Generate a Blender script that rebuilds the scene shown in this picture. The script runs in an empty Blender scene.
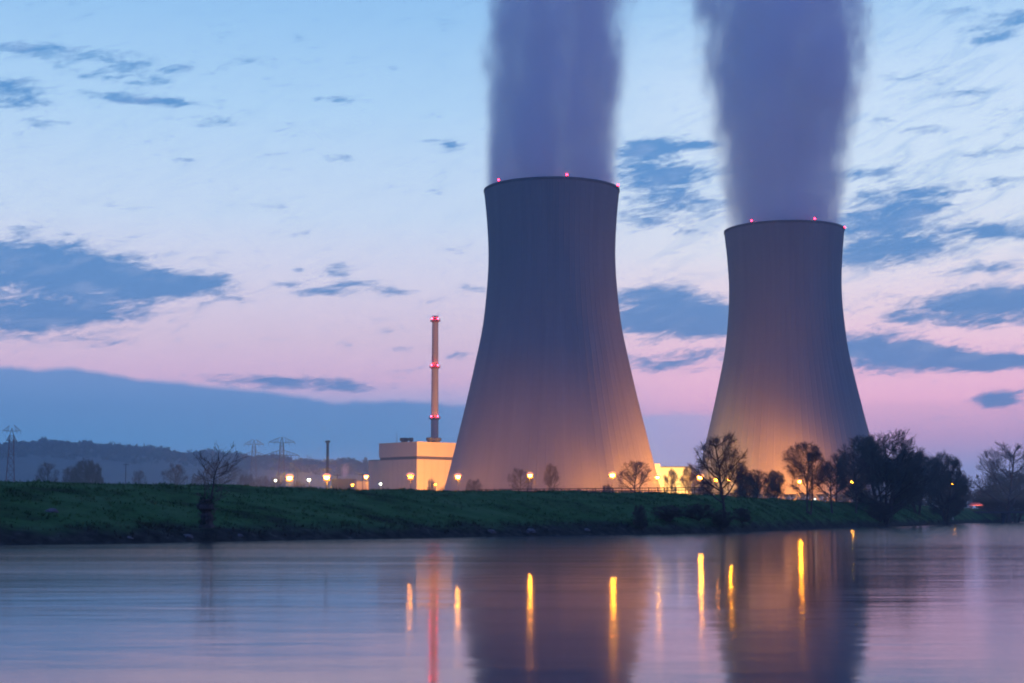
import bpy, bmesh, math, random
import numpy as np
from mathutils import Vector, Matrix

SC = bpy.context.scene
COL = SC.collection
rad = math.radians
W, H, F = 1024, 683, 1600.0
CAM = Vector((0.0, 0.0, 2.0))
PITCH = math.atan(175.5 / F)          # horizon on row 517

# ------------------------------------------------------------------ camera
cd = bpy.data.cameras.new('camera')
cam = bpy.data.objects.new('camera', cd)
COL.objects.link(cam)
cd.sensor_width = 36.0
cd.lens = 36.0 * F / W
cd.clip_start = 0.5
cd.clip_end = 30000
cam.location = CAM
cam.rotation_euler = (math.pi / 2 + PITCH, 0, 0)
SC.camera = cam
SC.view_settings.view_transform = 'Standard'
SC.view_settings.look = 'None'
SC.view_settings.exposure = 0.0
SC.view_settings.gamma = 1.0
SC.view_settings.use_curve_mapping = False
SC.cycles.use_denoising = True
SC.cycles.filter_width = 1.9
SC.cycles.max_bounces = 12
SC.cycles.volume_bounces = 12
SC.cycles.volume_max_steps = 256
SC.cycles.diffuse_bounces = 2
SC.cycles.glossy_bounces = 3
SC.cycles.transparent_max_bounces = 8
SC.cycles.volume_step_rate = 0.6
SC.cycles.sample_clamp_indirect = 6.0


def ray(px, py):
    """direction of a pixel, scaled so that its y is 1"""
    a = (px - W / 2) / F
    b = (H / 2 - py) / F
    c, s = math.cos(PITCH), math.sin(PITCH)
    d = Vector((a, c - b * s, s + b * c))
    return d / d.y


def at(px, py, Y):
    return CAM + ray(px, py) * Y


def azel(px, py):
    d = ray(px, py).normalized()
    return math.degrees(math.atan2(d.x, d.y)), math.degrees(math.asin(d.z))


def lin(r, g, b):
    def f(c):
        c /= 255.0
        return c / 12.92 if c <= 0.04045 else ((c + 0.055) / 1.055) ** 2.4
    return (f(r), f(g), f(b), 1.0)


# the evening air that everything is seen through: its density, its own colour and how far it reaches
AIR_D, AIR_J, AIR_FAR, AIR_TOP = 2.1e-4, (0.080, 0.160, 0.390), 5800.0, 400.0


def above_air(c, y, x=512):
    """colour of the sky above the haze that reads as c from the river"""
    el = max(0.02, math.radians(azel(x, y)[1]))
    T = math.exp(-AIR_D * min(AIR_TOP / math.sin(el), AIR_FAR))
    k = lin(*c)
    return tuple(max(0.01, (k[i] - AIR_J[i] * (1 - T)) / T) for i in range(3)) + (1.0,)


# ------------------------------------------------------------------ dusk sky
world = bpy.data.worlds.new('World')
SC.world = world
world.use_nodes = True
wt = world.node_tree
wt.nodes.clear()


class NT:
    """short writer for node trees"""
    def __init__(self, tree):
        self.t = tree

    def n(self, kind, **kw):
        nd = self.t.nodes.new(kind)
        for k, v in kw.items():
            setattr(nd, k, v)
        return nd

    def put(self, sock, v):
        if hasattr(v, 'is_output') or isinstance(v, bpy.types.NodeSocket):
            self.t.links.new(v, sock)
        elif v is not None:
            sock.default_value = v

    def m(self, op, a, b=None, c=None, clamp=False):
        nd = self.n('ShaderNodeMath', operation=op, use_clamp=clamp)
        self.put(nd.inputs[0], a)
        self.put(nd.inputs[1], b)
        self.put(nd.inputs[2], c)
        return nd.outputs[0]

    def vm(self, op, a, b=None):
        nd = self.n('ShaderNodeVectorMath', operation=op)
        self.put(nd.inputs[0], a)
        self.put(nd.inputs[1], b)
        return nd.outputs['Value'] if op in ('DOT_PRODUCT', 'LENGTH') else nd.outputs[0]

    def xyz(self, x, y, z):
        nd = self.n('ShaderNodeCombineXYZ')
        for i, v in enumerate((x, y, z)):
            self.put(nd.inputs[i], v)
        return nd.outputs[0]

    def sep(self, v):
        nd = self.n('ShaderNodeSeparateXYZ')
        self.put(nd.inputs[0], v)
        return nd.outputs

    def noise(self, vec, scale, detail=4, rough=0.55, dist=0.0, color=False):
        nd = self.n('ShaderNodeTexNoise')
        self.put(nd.inputs['Vector'], vec)
        nd.inputs['Scale'].default_value = scale
        nd.inputs['Detail'].default_value = detail
        nd.inputs['Roughness'].default_value = rough
        nd.inputs['Distortion'].default_value = dist
        return nd.outputs['Color' if color else 'Fac']

    def step(self, x, a, b, lo=0.0, hi=1.0):
        nd = self.n('ShaderNodeMapRange', interpolation_type='SMOOTHSTEP')
        self.put(nd.inputs['Value'], x)
        self.put(nd.inputs['From Min'], a)
        self.put(nd.inputs['From Max'], b)
        nd.inputs['To Min'].default_value = lo
        nd.inputs['To Max'].default_value = hi
        return nd.outputs[0]

    def ramp(self, x, stops):
        nd = self.n('ShaderNodeValToRGB')
        self.put(nd.inputs[0], x)
        el = nd.color_ramp.elements
        while len(el) < len(stops):
            el.new(0.5)
        for e, (p, c) in zip(el, stops):
            e.position = p
            e.color = c
        return nd.outputs[0]

    def mix(self, f, a, b, blend='MIX'):
        nd = self.n('ShaderNodeMix', data_type='RGBA', blend_type=blend)
        self.put(nd.inputs[0], f)
        self.put(nd.inputs[6], a)
        self.put(nd.inputs[7], b)
        return nd.outputs[2]


w = NT(wt)
tc = w.n('ShaderNodeTexCoord')
DX, DY, DZ = w.sep(tc.outputs['Generated'])
U = w.m('MULTIPLY', w.m('ARCTAN2', DX, DY), 180 / math.pi)       # azimuth, degrees right of the towers
V = w.m('MULTIPLY', w.m('ARCSINE', DZ), 180 / math.pi)           # elevation, degrees
UV = w.xyz(U, V, 0.0)


def vpos(y, x=512):
    return azel(x, y)[1]


# clear twilight colours by elevation, two columns: left (cooler) and right (pinker)
VN = w.m('DIVIDE', V, 40.0, clamp=True)


def grad(stops):
    return w.ramp(VN, [(max(0.0, vpos(y)) / 40.0, above_air(c, y)) for y, c in stops])


g_left = grad([(516, (96, 134, 192)), (450, (98, 140, 196)), (408, (150, 160, 208)), (382, (196, 172, 208)),
               (340, (203, 188, 215)), (285, (206, 205, 229)), (220, (194, 213, 239)), (110, (172, 208, 242)),
               (20, (150, 196, 239)), (-60, (132, 184, 235)), (-260, (92, 140, 208)), (-560, (74, 115, 190))])
g_right = grad([(516, (120, 142, 198)), (468, (140, 150, 203)), (440, (178, 154, 200)), (402, (220, 173, 208)),
                (365, (226, 186, 214)), (315, (226, 206, 224)), (255, (216, 220, 236)), (190, (206, 223, 243)),
                (90, (196, 220, 246)), (10, (166, 205, 242)), (-60, (130, 182, 232)), (-560, (74, 115, 190))])
sky = w.mix(w.step(U, -3.0, 9.0), g_left, g_right)

# clouds: soft lobes at their azimuth and elevation, torn by stretched noise
warp = w.vm('SUBTRACT', w.noise(w.vm('MULTIPLY', UV, (0.35, 0.9, 1)), 1.0, 3, 0.6, color=True), (0.5, 0.5, 0.5))
UVW = w.vm('ADD', UV, w.vm('MULTIPLY', warp, (1.5, 0.55, 0)))
lobes = [  # column, row, half width, half height, weight
    (30, 262, 70, 22, 1.1), (120, 282, 75, 17, 1.0), (188, 284, 36, 9, 0.9), (20, 318, 60, 20, 0.9), (95, 312, 55, 9, 0.75),
    (110, 340, 30, 6, .35),
    (50, 50, 52, 7, 0.75), (12, 88, 34, 9, 0.8), (120, 96, 30, 6, 0.75), (168, 103, 36, 4.5, 0.6), (178, 72, 26, 6, 0.55),
    (125, 63, 22, 6, 0.5), (50, 124, 22, 5, 0.6), (300, 36, 14, 4, 0.4),
    (333, 101, 20, 4, 0.65), (447, 145, 15, 7, 0.65), (185, 160, 16, 3, 0.4), (345, 157, 14, 3, .42), (395, 70, 16, 4, .35),
    (322, 293, 26, 5, 0.8), (290, 284, 14, 4, 0.62), (340, 272, 16, 6, 0.75), (352, 284, 20, 5, .6), (385, 292, 22, 6, 0.72), (296, 268, 8, 3, .55),
    (470, 288, 17, 4, 0.7), (405, 348, 18, 3.4, 0.55), (458, 356, 14, 4, 0.6), (345, 345, 8, 3, .4), (297, 233, 18, 4, .35),
    (270, 379, 70, 4.5, 0.6), (330, 386, 60, 5, .6),
    (655, 148, 34, 8, 0.95), (706, 147, 22, 5, 0.7), (648, 178, 34, 20, 0.95), (700, 172, 26, 7, 0.5), (690, 205, 40, 12, 0.7), (640, 222, 24, 9, .55), (700, 232, 20, 6, .5),
    (665, 302, 52, 17, 1.0), (640, 322, 60, 12, 0.9), (720, 322, 50, 14, 0.95), (660, 363, 50, 10, 0.62), (715, 352, 22, 5, .4),
    (880, 222, 46, 24, 0.95), (862, 255, 40, 12, 0.7), (925, 252, 30, 8, .6), (935, 193, 40, 6, 0.6), (870, 172, 40, 7, .6), (990, 232, 50, 10, 0.8), (1000, 180, 36, 6, .5),
    (930, 208, 30, 6, .5), (985, 268, 40, 6, .6),
    (950, 305, 50, 10, 0.8), (1005, 300, 50, 14, 0.9), (985, 322, 50, 7, .6), (900, 318, 30, 5, 0.5), (875, 348, 48, 14, 0.95), (930, 357, 60, 12, 0.95), (1000, 362, 60, 8, 0.9),
    (905, 75, 40, 8, .42), (955, 95, 40, 6, .38), (925, 130, 34, 5, .42), (995, 150, 30, 5, .5), (1010, 110, 36, 5, .42), (880, 120, 26, 5, .4), (250, 60, 36, 7, .4), (215, 120, 30, 5, .45), (90, 72, 40, 6, .55), (30, 105, 40, 6, .5), (150, 84, 30, 4, .5),
    (250, 205, 30, 4, .35), (420, 190, 16, 4, .35), (390, 330, 24, 4, .4), (240, 300, 20, 4, .4),
    (993, 400, 24, 8, 0.9), (1010, 22, 40, 10, 0.6), (990, 40, 30, 5, .4), (955, 12, 20, 6, .35),
]
cov = None
for px, py, sx, sy, a in lobes:
    u0, v0 = azel(px, py)
    su, sv = math.degrees(sx / F) * 0.98, math.degrees(sy / F) * 0.98
    q = w.vm('MULTIPLY', w.vm('SUBTRACT', UVW, (u0, v0, 0)), (1 / su, 1 / sv, 0))
    e = w.m('POWER', math.e, w.m('MULTIPLY', w.vm('DOT_PRODUCT', q, q), -0.8))
    cov = w.m('MULTIPLY', e, a) if cov is None else w.m('MULTIPLY_ADD', e, a, cov)
tilt = w.xyz(U, w.m('MULTIPLY_ADD', U, -0.16, V), 3.0)
fine = w.noise(w.vm('MULTIPLY', tilt, (0.9, 3.0, 1)), 1.0, 6, 0.66, 0.5)
broad = w.noise(w.vm('MULTIPLY', tilt, (0.28, 0.95, 1)), 1.0, 3, 0.5)
fine2 = w.noise(w.vm('MULTIPLY', tilt, (2.2, 8.5, 1)), 1.0, 5, 0.6, 0.4)
fine = w.m('MULTIPLY_ADD', w.m('SUBTRACT', fine2, 0.5), 0.42, fine)
tear = w.m('MULTIPLY_ADD', w.m('SUBTRACT', fine, 0.5), 1.75, w.m('MULTIPLY', w.m('SUBTRACT', broad, 0.5), 0.45))
field = w.m('ADD', w.m('MINIMUM', cov, 1.1), tear)
outside = w.step(w.m('ABSOLUTE', U), 19.0, 26.0)                  # sky beyond the towers' side of the river
field = w.m('MULTIPLY_ADD', outside, w.m('MULTIPLY', broad, 0.75), field)
mask = w.m('MULTIPLY', w.step(field, 0.12, 0.86), 0.94)
cloud_col = w.ramp(VN, [(max(0, vpos(y)) / 40, above_air(c, y)) for y, c in ((500, (92, 134, 192)), (330, (84, 132, 190)), (180, (80, 138, 200)), (50, (92, 150, 208)))] + [(1.0, lin(70, 105, 165))])
shade = w.noise(w.vm('MULTIPLY', tilt, (0.5, 1.6, 1)), 1.3, 4, 0.6)
cloud_col = w.mix(w.step(shade, 0.45, 0.75, 0.0, 0.35), cloud_col, above_air((150, 172, 215), 250))
# thin streaks high on the right
streak = w.noise(w.vm('MULTIPLY', w.xyz(U, w.m('MULTIPLY_ADD', U, -0.42, V), 9.0), (0.40, 1.7, 1)), 1.0, 6, 0.66, 0.9)
thin = w.m('MULTIPLY', w.step(streak, 0.46, 0.70), w.m('MULTIPLY', w.step(U, 3.0, 10.0, 0.10, 0.42), w.step(V, 6.0, 9.5)))
sky = w.mix(thin, sky, above_air((128, 174, 222), 90))
sky = w.mix(mask, sky, cloud_col)
# the blue-grey bank low over the hills
edge_n = w.m('MULTIPLY', w.m('SUBTRACT', w.noise(w.xyz(w.m('MULTIPLY', U, 0.28), 2.0, 0.0), 1.0, 6, 0.62), 0.5), 1.0)
b0 = vpos(372)
bank_top = w.m('ADD', w.m('MULTIPLY_ADD', w.step(U, -17.0, -5.0), vpos(400) - b0, b0), edge_n)
bank_top = w.m('MULTIPLY_ADD', w.step(U, -4.0, 5.0), vpos(413) - vpos(400), bank_top)
bank = w.step(w.m('SUBTRACT', bank_top, V), -0.06, 0.22)
bank = w.m('MULTIPLY', bank, w.step(U, 4.0, 11.0, 0.95, 0.0))
bank_col = w.mix(w.step(U, -4.0, 6.0), w.ramp(VN, [(max(0, vpos(y)) / 40, above_air(c, y)) for y, c in ((512, (108, 146, 202)), (440, (88, 138, 194)), (380, (100, 142, 198)))]), above_air((158, 162, 210), 440))
sky = w.mix(bank, sky, bank_col)
# away from the afterglow the sky is a darker blue
back = w.step(DY, 0.75, -0.2)
sky = w.mix(back, sky, lin(82, 120, 212))
sky = w.mix(w.step(V, -0.5, -6.0), sky, lin(40, 50, 70))
nish = w.n('ShaderNodeTexSky', sky_type='NISHITA', sun_disc=False, sun_elevation=rad(0.5), sun_rotation=rad(0.0), air_density=1.6)
bg = w.n('ShaderNodeBackground')
bg.inputs['Strength'].default_value = 1.0
bg2 = w.n('ShaderNodeBackground')
wt.links.new(nish.outputs[0], bg2.inputs[0])
bg2.inputs['Strength'].default_value = 0.004
wt.links.new(sky, bg.inputs[0])
add = w.n('ShaderNodeAddShader')
wt.links.new(bg.outputs[0], add.inputs[0])
wt.links.new(bg2.outputs[0], add.inputs[1])
wo = w.n('ShaderNodeOutputWorld')
wt.links.new(add.outputs[0], wo.inputs['Surface'])
world.cycles.sampling_method = 'MANUAL'
world.cycles.sample_map_resolution = 512

# last daylight over the horizon
sl = bpy.data.lights.new('sun', 'SUN')
sl.energy = 0.20
sl.angle = rad(20)
sl.color = (1.0, 0.52, 0.60)
so = bpy.data.objects.new('sun', sl)
COL.objects.link(so)
so.rotation_euler = Vector((0.80, -0.42, 0.10)).to_track_quat('Z', 'Y').to_euler()

# ------------------------------------------------------------------ helpers


def tag(o, label=None, cat=None, group=None, kind=None):
    if label: o['label'] = label
    if cat: o['category'] = cat
    if group: o['group'] = group
    if kind: o['kind'] = kind
    return o


def empty(name, loc=(0, 0, 0), rz=0.0):
    o = bpy.data.objects.new(name, None)
    COL.objects.link(o)
    o.location = loc
    o.rotation_euler = (0, 0, rz)
    o.empty_display_size = 0.5
    return o


def raw(name, v, f, m, parent=None, smooth=False):
    me = bpy.data.meshes.new(name)
    me.from_pydata([tuple(p) for p in v], [], [tuple(q) for q in f])
    me.validate()
    if smooth:
        me.shade_smooth()
    if m: me.materials.append(m)
    o = bpy.data.objects.new(name, me)
    COL.objects.link(o)
    if parent: o.parent = parent
    return o


class MB:
    def __init__(self):
        self.v, self.f = [], []

    def add(self, v, f):
        k = len(self.v)
        self.v += [tuple(p) for p in v]
        self.f += [tuple(i + k for i in q) for q in f]

    def box(self, c, s, rz=0.0, axes=None):
        c = Vector(c)
        hx, hy, hz = s[0] / 2, s[1] / 2, s[2] / 2
        R = axes or Matrix.Rotation(rz, 3, 'Z')
        p = [c + R @ Vector((x * hx, y * hy, z * hz)) for x in (-1, 1) for y in (-1, 1) for z in (-1, 1)]
        self.add(p, [(0, 1, 3, 2), (4, 6, 7, 5), (0, 4, 5, 1), (2, 3, 7, 6), (0, 2, 6, 4), (1, 5, 7, 3)])

    def bar(self, a, b, t):
        a, b = Vector(a), Vector(b)
        d = b - a
        R = d.to_track_quat('Z', 'Y').to_matrix()
        self.box((a + b) / 2, (t, t, d.length), axes=R)

    def tube(self, a, b, r0, r1, n=10, cap=True):
        a, b = Vector(a), Vector(b)
        R = (b - a).to_track_quat('Z', 'Y').to_matrix()
        v = []
        for p, r in ((a, r0), (b, r1)):
            for i in range(n):
                t = 2 * math.pi * i / n
                v.append(p + R @ Vector((r * math.cos(t), r * math.sin(t), 0)))
        f = [(i, (i + 1) % n, n + (i + 1) % n, n + i) for i in range(n)]
        if cap:
            f += [tuple(range(n - 1, -1, -1)), tuple(range(n, 2 * n))]
        self.add(v, f)

    def lathe(self, c, prof, n=16, cap=True):
        c = Vector(c)
        v, f = [], []
        for r, z in prof:
            for i in range(n):
                t = 2 * math.pi * i / n
                v.append(c + Vector((r * math.cos(t), r * math.sin(t), z)))
        for j in range(len(prof) - 1):
            for i in range(n):
                k = (i + 1) % n
                f.append((j * n + i, j * n + k, (j + 1) * n + k, (j + 1) * n + i))
        if cap:
            f.append(tuple(range(n - 1, -1, -1)))
            f.append(tuple(range((len(prof) - 1) * n, len(prof) * n)))
        self.add(v, f)

    def build(self, name, m, parent=None, smooth=False):
        return raw(name, self.v, self.f, m, parent, smooth)


def copy_tree(o, parent=None):
    c = o.copy()
    COL.objects.link(c)
    c.parent = parent
    for ch in [x for x in bpy.data.objects if x.parent == o]:
        copy_tree(ch, c)
    return c


def mat(name, col, rough=0.8, var=0.25, scale=1.0, metal=0.0, stretch=(1, 1, 1), bump=0.0, spec=0.3):
    m = bpy.data.materials.new(name)
    m.use_nodes = True
    t = NT(m.node_tree)
    b = m.node_tree.nodes['Principled BSDF']
    co = t.n('ShaderNodeTexCoord').outputs['Object']
    nz = t.noise(t.vm('MULTIPLY', co, stretch), scale, 5, 0.6)
    lo = [c * (1 - var) for c in col] + [1]
    hi = [min(1, c * (1 + var)) for c in col] + [1]
    t.put(b.inputs['Base Color'], t.ramp(nz, [(0.3, lo), (0.7, hi)]))
    b.inputs['Roughness'].default_value = rough
    b.inputs['Metallic'].default_value = metal
    b.inputs['Specular IOR Level'].default_value = spec
    if bump:
        bn = t.n('ShaderNodeBump')
        bn.inputs['Strength'].default_value = bump
        t.put(bn.inputs['Height'], nz)
        t.put(b.inputs['Normal'], bn.outputs[0])
    return m


def glow(name, col, strength):
    m = bpy.data.materials.new(name)
    m.use_nodes = True
    b = m.node_tree.nodes['Principled BSDF']
    b.inputs['Base Color'].default_value = (0.6, 0.6, 0.6, 1)
    b.inputs['Emission Color'].default_value = (*col, 1)
    b.inputs['Emission Strength'].default_value = strength
    return m


SODIUM = (1.0, 0.33, 0.035)
M = {
    'steel': mat('galvanised_steel', (0.22, 0.22, 0.22), 0.55, 0.25, 0.6, 0.3),
    'dark': mat('dark_metal', (0.05, 0.05, 0.055), 0.6, 0.3, 0.8),
    'post': mat('lamp_post_paint', (0.35, 0.33, 0.30), 0.5, 0.2, 1.0),
    'bark': mat('bark', (0.075, 0.062, 0.052), 0.95, 0.4, 2.0, stretch=(3, 3, 0.6)),
    'twig': mat('bare_twigs', (0.105, 0.088, 0.075), 0.95, 0.35, 0.6, spec=0.1),
    'willow': mat('willow_twigs', (0.100, 0.110, 0.085), 0.95, 0.35, 0.4, spec=0.1),
    'ivy': mat('ivy', (0.020, 0.035, 0.020), 0.9, 0.4, 0.8, spec=0.2),
    'forest': mat('forest', (0.035, 0.045, 0.035), 1.0, 0.4, 0.01, spec=0.0),
    'cladding': mat('beige_cladding', (0.42, 0.36, 0.27), 0.7, 0.07, 0.15, stretch=(1, 1, 0.3)),
    'band': mat('brown_band', (0.055, 0.045, 0.045), 0.6, 0.15, 0.3),
    'pale': mat('pale_plaster', (0.62, 0.58, 0.48), 0.7, 0.06, 0.1),
    'roof': mat('roof_felt', (0.09, 0.085, 0.08), 0.9, 0.2, 0.2),
    'stone': mat('river_stone', (0.115, 0.11, 0.105), 0.9, 0.3, 1.5, bump=0.4),
    'redwhite': mat('stack_concrete', (0.30, 0.275, 0.27), 0.75, 0.12, 0.3, stretch=(1, 1, 0.1)),
    'rust': mat('red_oxide_steel', (0.20, 0.07, 0.05), 0.6, 0.3, 0.4),
    'lamp': glow('sodium_lamp_glass', (1.0, 0.33, 0.010), 480),
    'lamp_strong': glow('sodium_lamp_glass_high', (1.0, 0.33, 0.008), 950),
    'amber_halo': glow('lamp_halo_glow', (1.0, 0.27, 0.02), 1.15),  # orange glow standing in for the halo round a lamp, no real fitting
    'lamp_dim': glow('sodium_lamp_glass_far', (1.0, 0.30, 0.004), 160),
    'lamp_white': glow('white_lamp_glass', (0.95, 1.0, 0.75), 30),
    'lamp_pale': glow('pale_lamp_glass', (0.95, 1.0, 0.8), 6),
    'beacon': glow('red_beacon_glass', (1.0, 0.010, 0.03), 150),
}

# ------------------------------------------------------------------ ground and river
shore0 = [(-900, -1100), (-400, -420), (-190, -110), (-116, 0), (-74, 62), (-37, 116), (-26.5, 129), (0, 169), (19, 190), (31, 212),
          (40, 240), (50, 270), (60, 298), (70, 324), (88, 362), (113, 420), (152, 533), (205, 640), (270, 780), (400, 940), (800, 1150),
          (3000, 1650), (8000, 2500)]


def chaikin(p, k=2):
    for _ in range(k):
        q = [p[0]]
        for a, b in zip(p[:-1], p[1:]):
            q.append((a[0] * .75 + b[0] * .25, a[1] * .75 + b[1] * .25))
            q.append((a[0] * .25 + b[0] * .75, a[1] * .25 + b[1] * .75))
        q.append(p[-1])
        p = q
    return p


SH = np.array(chaikin(shore0))
SA, SB = SH[:-1], SH[1:]


def shore_dist(x, y):
    """signed distance to the waterline, positive on the power station's side"""
    P = np.array([x, y])
    ab = SB - SA
    t = np.clip(((P - SA) * ab).sum(1) / (ab * ab).sum(1), 0, 1)
    q = SA + ab * t[:, None]
    dv = P - q
    d2 = (dv * dv).sum(1)
    i = int(d2.argmin())
    s = ab[i][0] * dv[i][1] - ab[i][1] * dv[i][0]
    return math.copysign(math.sqrt(d2[i]), s), q[i]


def vnoise(x, y, seed=0):
    """smooth value noise"""
    def h(i, j):
        k = math.sin(i * 127.1 + j * 311.7 + seed * 74.7) * 43758.5453
        return k - math.floor(k)
    i, j = math.floor(x), math.floor(y)
    fx, fy = x - i, y - j
    fx, fy = fx * fx * (3 - 2 * fx), fy * fy * (3 - 2 * fy)
    return (h(i, j) * (1 - fx) + h(i + 1, j) * fx) * (1 - fy) + (h(i, j + 1) * (1 - fx) + h(i + 1, j + 1) * fx) * fy


PLAIN = 5.2


def ground_z(x, y):
    s, q = shore_dist(x, y)
    if s < 0:
        return max(-2.2, s * 0.35)
    t = min(1, max(0, (q[1] - 185) / 50.0))
    wid = 25.0 * (1 - t) + 9.5 * t
    k = min(1.0, s / wid)
    lip = 0.55 * min(1, s / 1.5)
    prof = lip + (PLAIN - 0.55) * (1 - (1 - k) ** 1.45)
    if k >= 1.0:
        prof = PLAIN
    if s < 60:
        amp = min(1, s / 3.0) * (1 if k < 1 else max(0, 1 - (s - wid) / 30))
        prof += amp * (0.55 * (vnoise(x / 7, y / 7, 1) - 0.5) + 0.30 * (vnoise(x / 2.6, y / 2.6, 2) - 0.5))
        if k > 0.85:
            prof += 0.12 * (vnoise(x / 1.3, y / 1.3, 5) - 0.5)
    return prof


def on_ground(px, py, d0=100, d1=1200):
    r = ray(px, py)
    d = d0
    while d < d1:
        p = CAM + r * d
        if p.z < ground_z(p.x, p.y):
            return p
        d += 0.5
    return CAM + r * d1


def base(px, Y):
    p = at(px, 500, Y)
    p.z = ground_z(p.x, p.y)
    return p


def build_ground():
    # stations along the shore, denser where the photo looks
    pts = []
    for a, b in zip(SH[:-1], SH[1:]):
        L = np.linalg.norm(b - a)
        mid = (a + b) / 2
        stepm = 2.0 if (20 < mid[1] < 560 and mid[0] < 170) else 25.0 if mid[1] < 1000 and mid[1] > -150 else 300.0
        n = max(1, int(L / stepm))
        for i in range(n):
            pts.append(a + (b - a) * i / n)
    pts.append(SH[-1])
    offs = [-30, -12, -5, -2, -0.8, 0.0, 0.4, 0.9, 1.5, 2.2] + [3 + i * 1.1 for i in range(36)] + [44, 48, 54, 62, 74, 90, 120, 170, 250, 400, 700, 1200, 2200, 3600, 4600]
    ox, oy = -0.78, 0.626
    v, f = [], []
    for p in pts:
        for o in offs:
            x, y = p[0] + ox * o, p[1] + oy * o
            v.append((x, y, ground_z(x, y)))
    n = len(offs)
    for i in range(len(pts) - 1):
        for j in range(n - 1):
            a = i * n + j
            f.append((a, a + n, a + n + 1, a + 1))
    m = bpy.data.materials.new('meadow')
    m.use_nodes = True
    t = NT(m.node_tree)
    b = m.node_tree.nodes['Principled BSDF']
    geo = t.n('ShaderNodeNewGeometry').outputs['Position']
    z = t.sep(geo)[2]
    n1 = t.noise(geo, 0.16, 5, 0.6)
    n2 = t.noise(geo, 0.9, 4, 0.6)
    grass = t.ramp(n1, [(0.32, (0.017, 0.040, 0.012, 1)), (0.5, (0.042, 0.118, 0.030, 1)), (0.72, (0.075, 0.150, 0.055, 1))])
    grass = t.mix(t.step(n2, 0.45, 0.75, 0, 0.35), grass, (0.03, 0.06, 0.02, 1))
    mud = t.ramp(n2, [(0.3, (0.014, 0.015, 0.012, 1)), (0.62, (0.045, 0.045, 0.036, 1)), (0.8, (0.10, 0.10, 0.085, 1))])
    zz = t.m('MULTIPLY_ADD', t.m('SUBTRACT', n1, 0.5), 2.6, z)
    t.put(b.inputs['Base Color'], t.mix(t.step(zz, 0.5, 1.9), mud, grass))
    b.inputs['Roughness'].default_value = 1.0
    b.inputs['Specular IOR Level'].default_value = 0.05
    o = raw('ground', v, f, m, smooth=True)
    tag(o, kind='structure')
    return pts


shore_pts = build_ground()


def build_water():
    m = bpy.data.materials.new('river_water')
    m.use_nodes = True
    t = NT(m.node_tree)
    b = m.node_tree.nodes['Principled BSDF']
    pos = t.n('ShaderNodeNewGeometry').outputs['Position']
    b.inputs['Base Color'].default_value = (0.012, 0.018, 0.026, 1)
    b.inputs['IOR'].default_value = 1.55
    b.inputs['Specular IOR Level'].default_value = 0.5
    # long-exposure water: smooth, with wind lanes lying along the current
    lane = t.noise(t.vm('MULTIPLY', pos, (0.012, 0.11, 1)), 1.0, 4, 0.6)
    lane2 = t.noise(t.vm('MULTIPLY', pos, (0.02, 0.35, 1)), 1.0, 3, 0.6)
    lanes = t.m('MULTIPLY_ADD', lane2, 0.4, t.m('MULTIPLY', lane, 0.6))
    px, py, pz = t.sep(pos)
    out = t.m('MULTIPLY_ADD', px, -0.83, t.m('MULTIPLY', py, 0.57))      # metres out from the near bank
    t.put(b.inputs['Roughness'], t.m('ADD', t.step(lanes, 0.40, 0.62, -0.012, 0.018), t.step(out, 8.0, 62.0, 0.092, 0.130)))
    waves = t.noise(t.vm('MULTIPLY', pos, (0.35, 0.8, 1)), 1.0, 3, 0.5)
    swell = t.noise(t.vm('MULTIPLY', pos, (0.05, 0.22, 1)), 1.0, 2, 0.5)
    hgt = t.m('MULTIPLY_ADD', swell, 0.014, t.m('MULTIPLY', waves, 0.007))
    bn = t.n('ShaderNodeBump')
    bn.inputs['Strength'].default_value = 1.0
    bn.inputs['Distance'].default_value = 1.0
    t.put(bn.inputs['Height'], hgt)
    t.put(b.inputs['Normal'], bn.outputs[0])
    o = raw('water', [(-1500, -900, 0), (6000, -900, 0), (6000, 2600, 0), (-1500, 2600, 0)], [(0, 1, 2, 3)], m)
    tag(o, kind='structure')


build_water()


def build_hills():
    ridge = [(-400, 432), (-200, 440), (-60, 445), (0, 446), (60, 444), (110, 449), (190, 455), (260, 459), (330, 464), (370, 466), (420, 470), (470, 478), (560, 492), (700, 504), (800, 510)]
    xs = [r[0] for r in ridge]
    ys = [r[1] for r in ridge]
    v, f = [], []
    cols = list(range(-400, 801, 10))
    rows = [(1900, 0.0), (2150, 0.16), (2450, 0.45), (2750, 0.78), (3000, 1.0), (3400, 0.9), (4200, 0.7)]
    tops = []
    for c in cols:
        y = float(np.interp(c, xs, ys))
        for d, k in rows:
            top = at(c, y, 3000).z
            p = at(c, 500, d)
            z = PLAIN - 1 + (top - PLAIN) * k + (0 if k in (0,) else 9 * (vnoise(c / 23, d / 300, 7) - 0.5) * k)
            v.append((p.x, p.y, z))
    n = len(rows)
    for i in range(len(cols) - 1):
        for j in range(n - 1):
            a = i * n + j
            f.append((a, a + n, a + n + 1, a + 1))
    m = bpy.data.materials.new('hillside')
    m.use_nodes = True
    t = NT(m.node_tree)
    b = m.node_tree.nodes['Principled BSDF']
    geo = t.n('ShaderNodeNewGeometry').outputs['Position']
    nz = t.noise(t.vm('MULTIPLY', geo, (1, 0.5, 4)), 0.006, 5, 0.6)
    t.put(b.inputs['Base Color'], t.ramp(nz, [(0.35, (0.03, 0.04, 0.03, 1)), (0.65, (0.09, 0.10, 0.07, 1))]))
    b.inputs['Roughness'].default_value = 1.0
    tag(raw('hills', v, f, m, smooth=True), kind='structure')
    V = np.array(v).reshape(len(cols), n, 3)
    return cols, rows, V


hill_cols, hill_rows, HV = build_hills()


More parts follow.
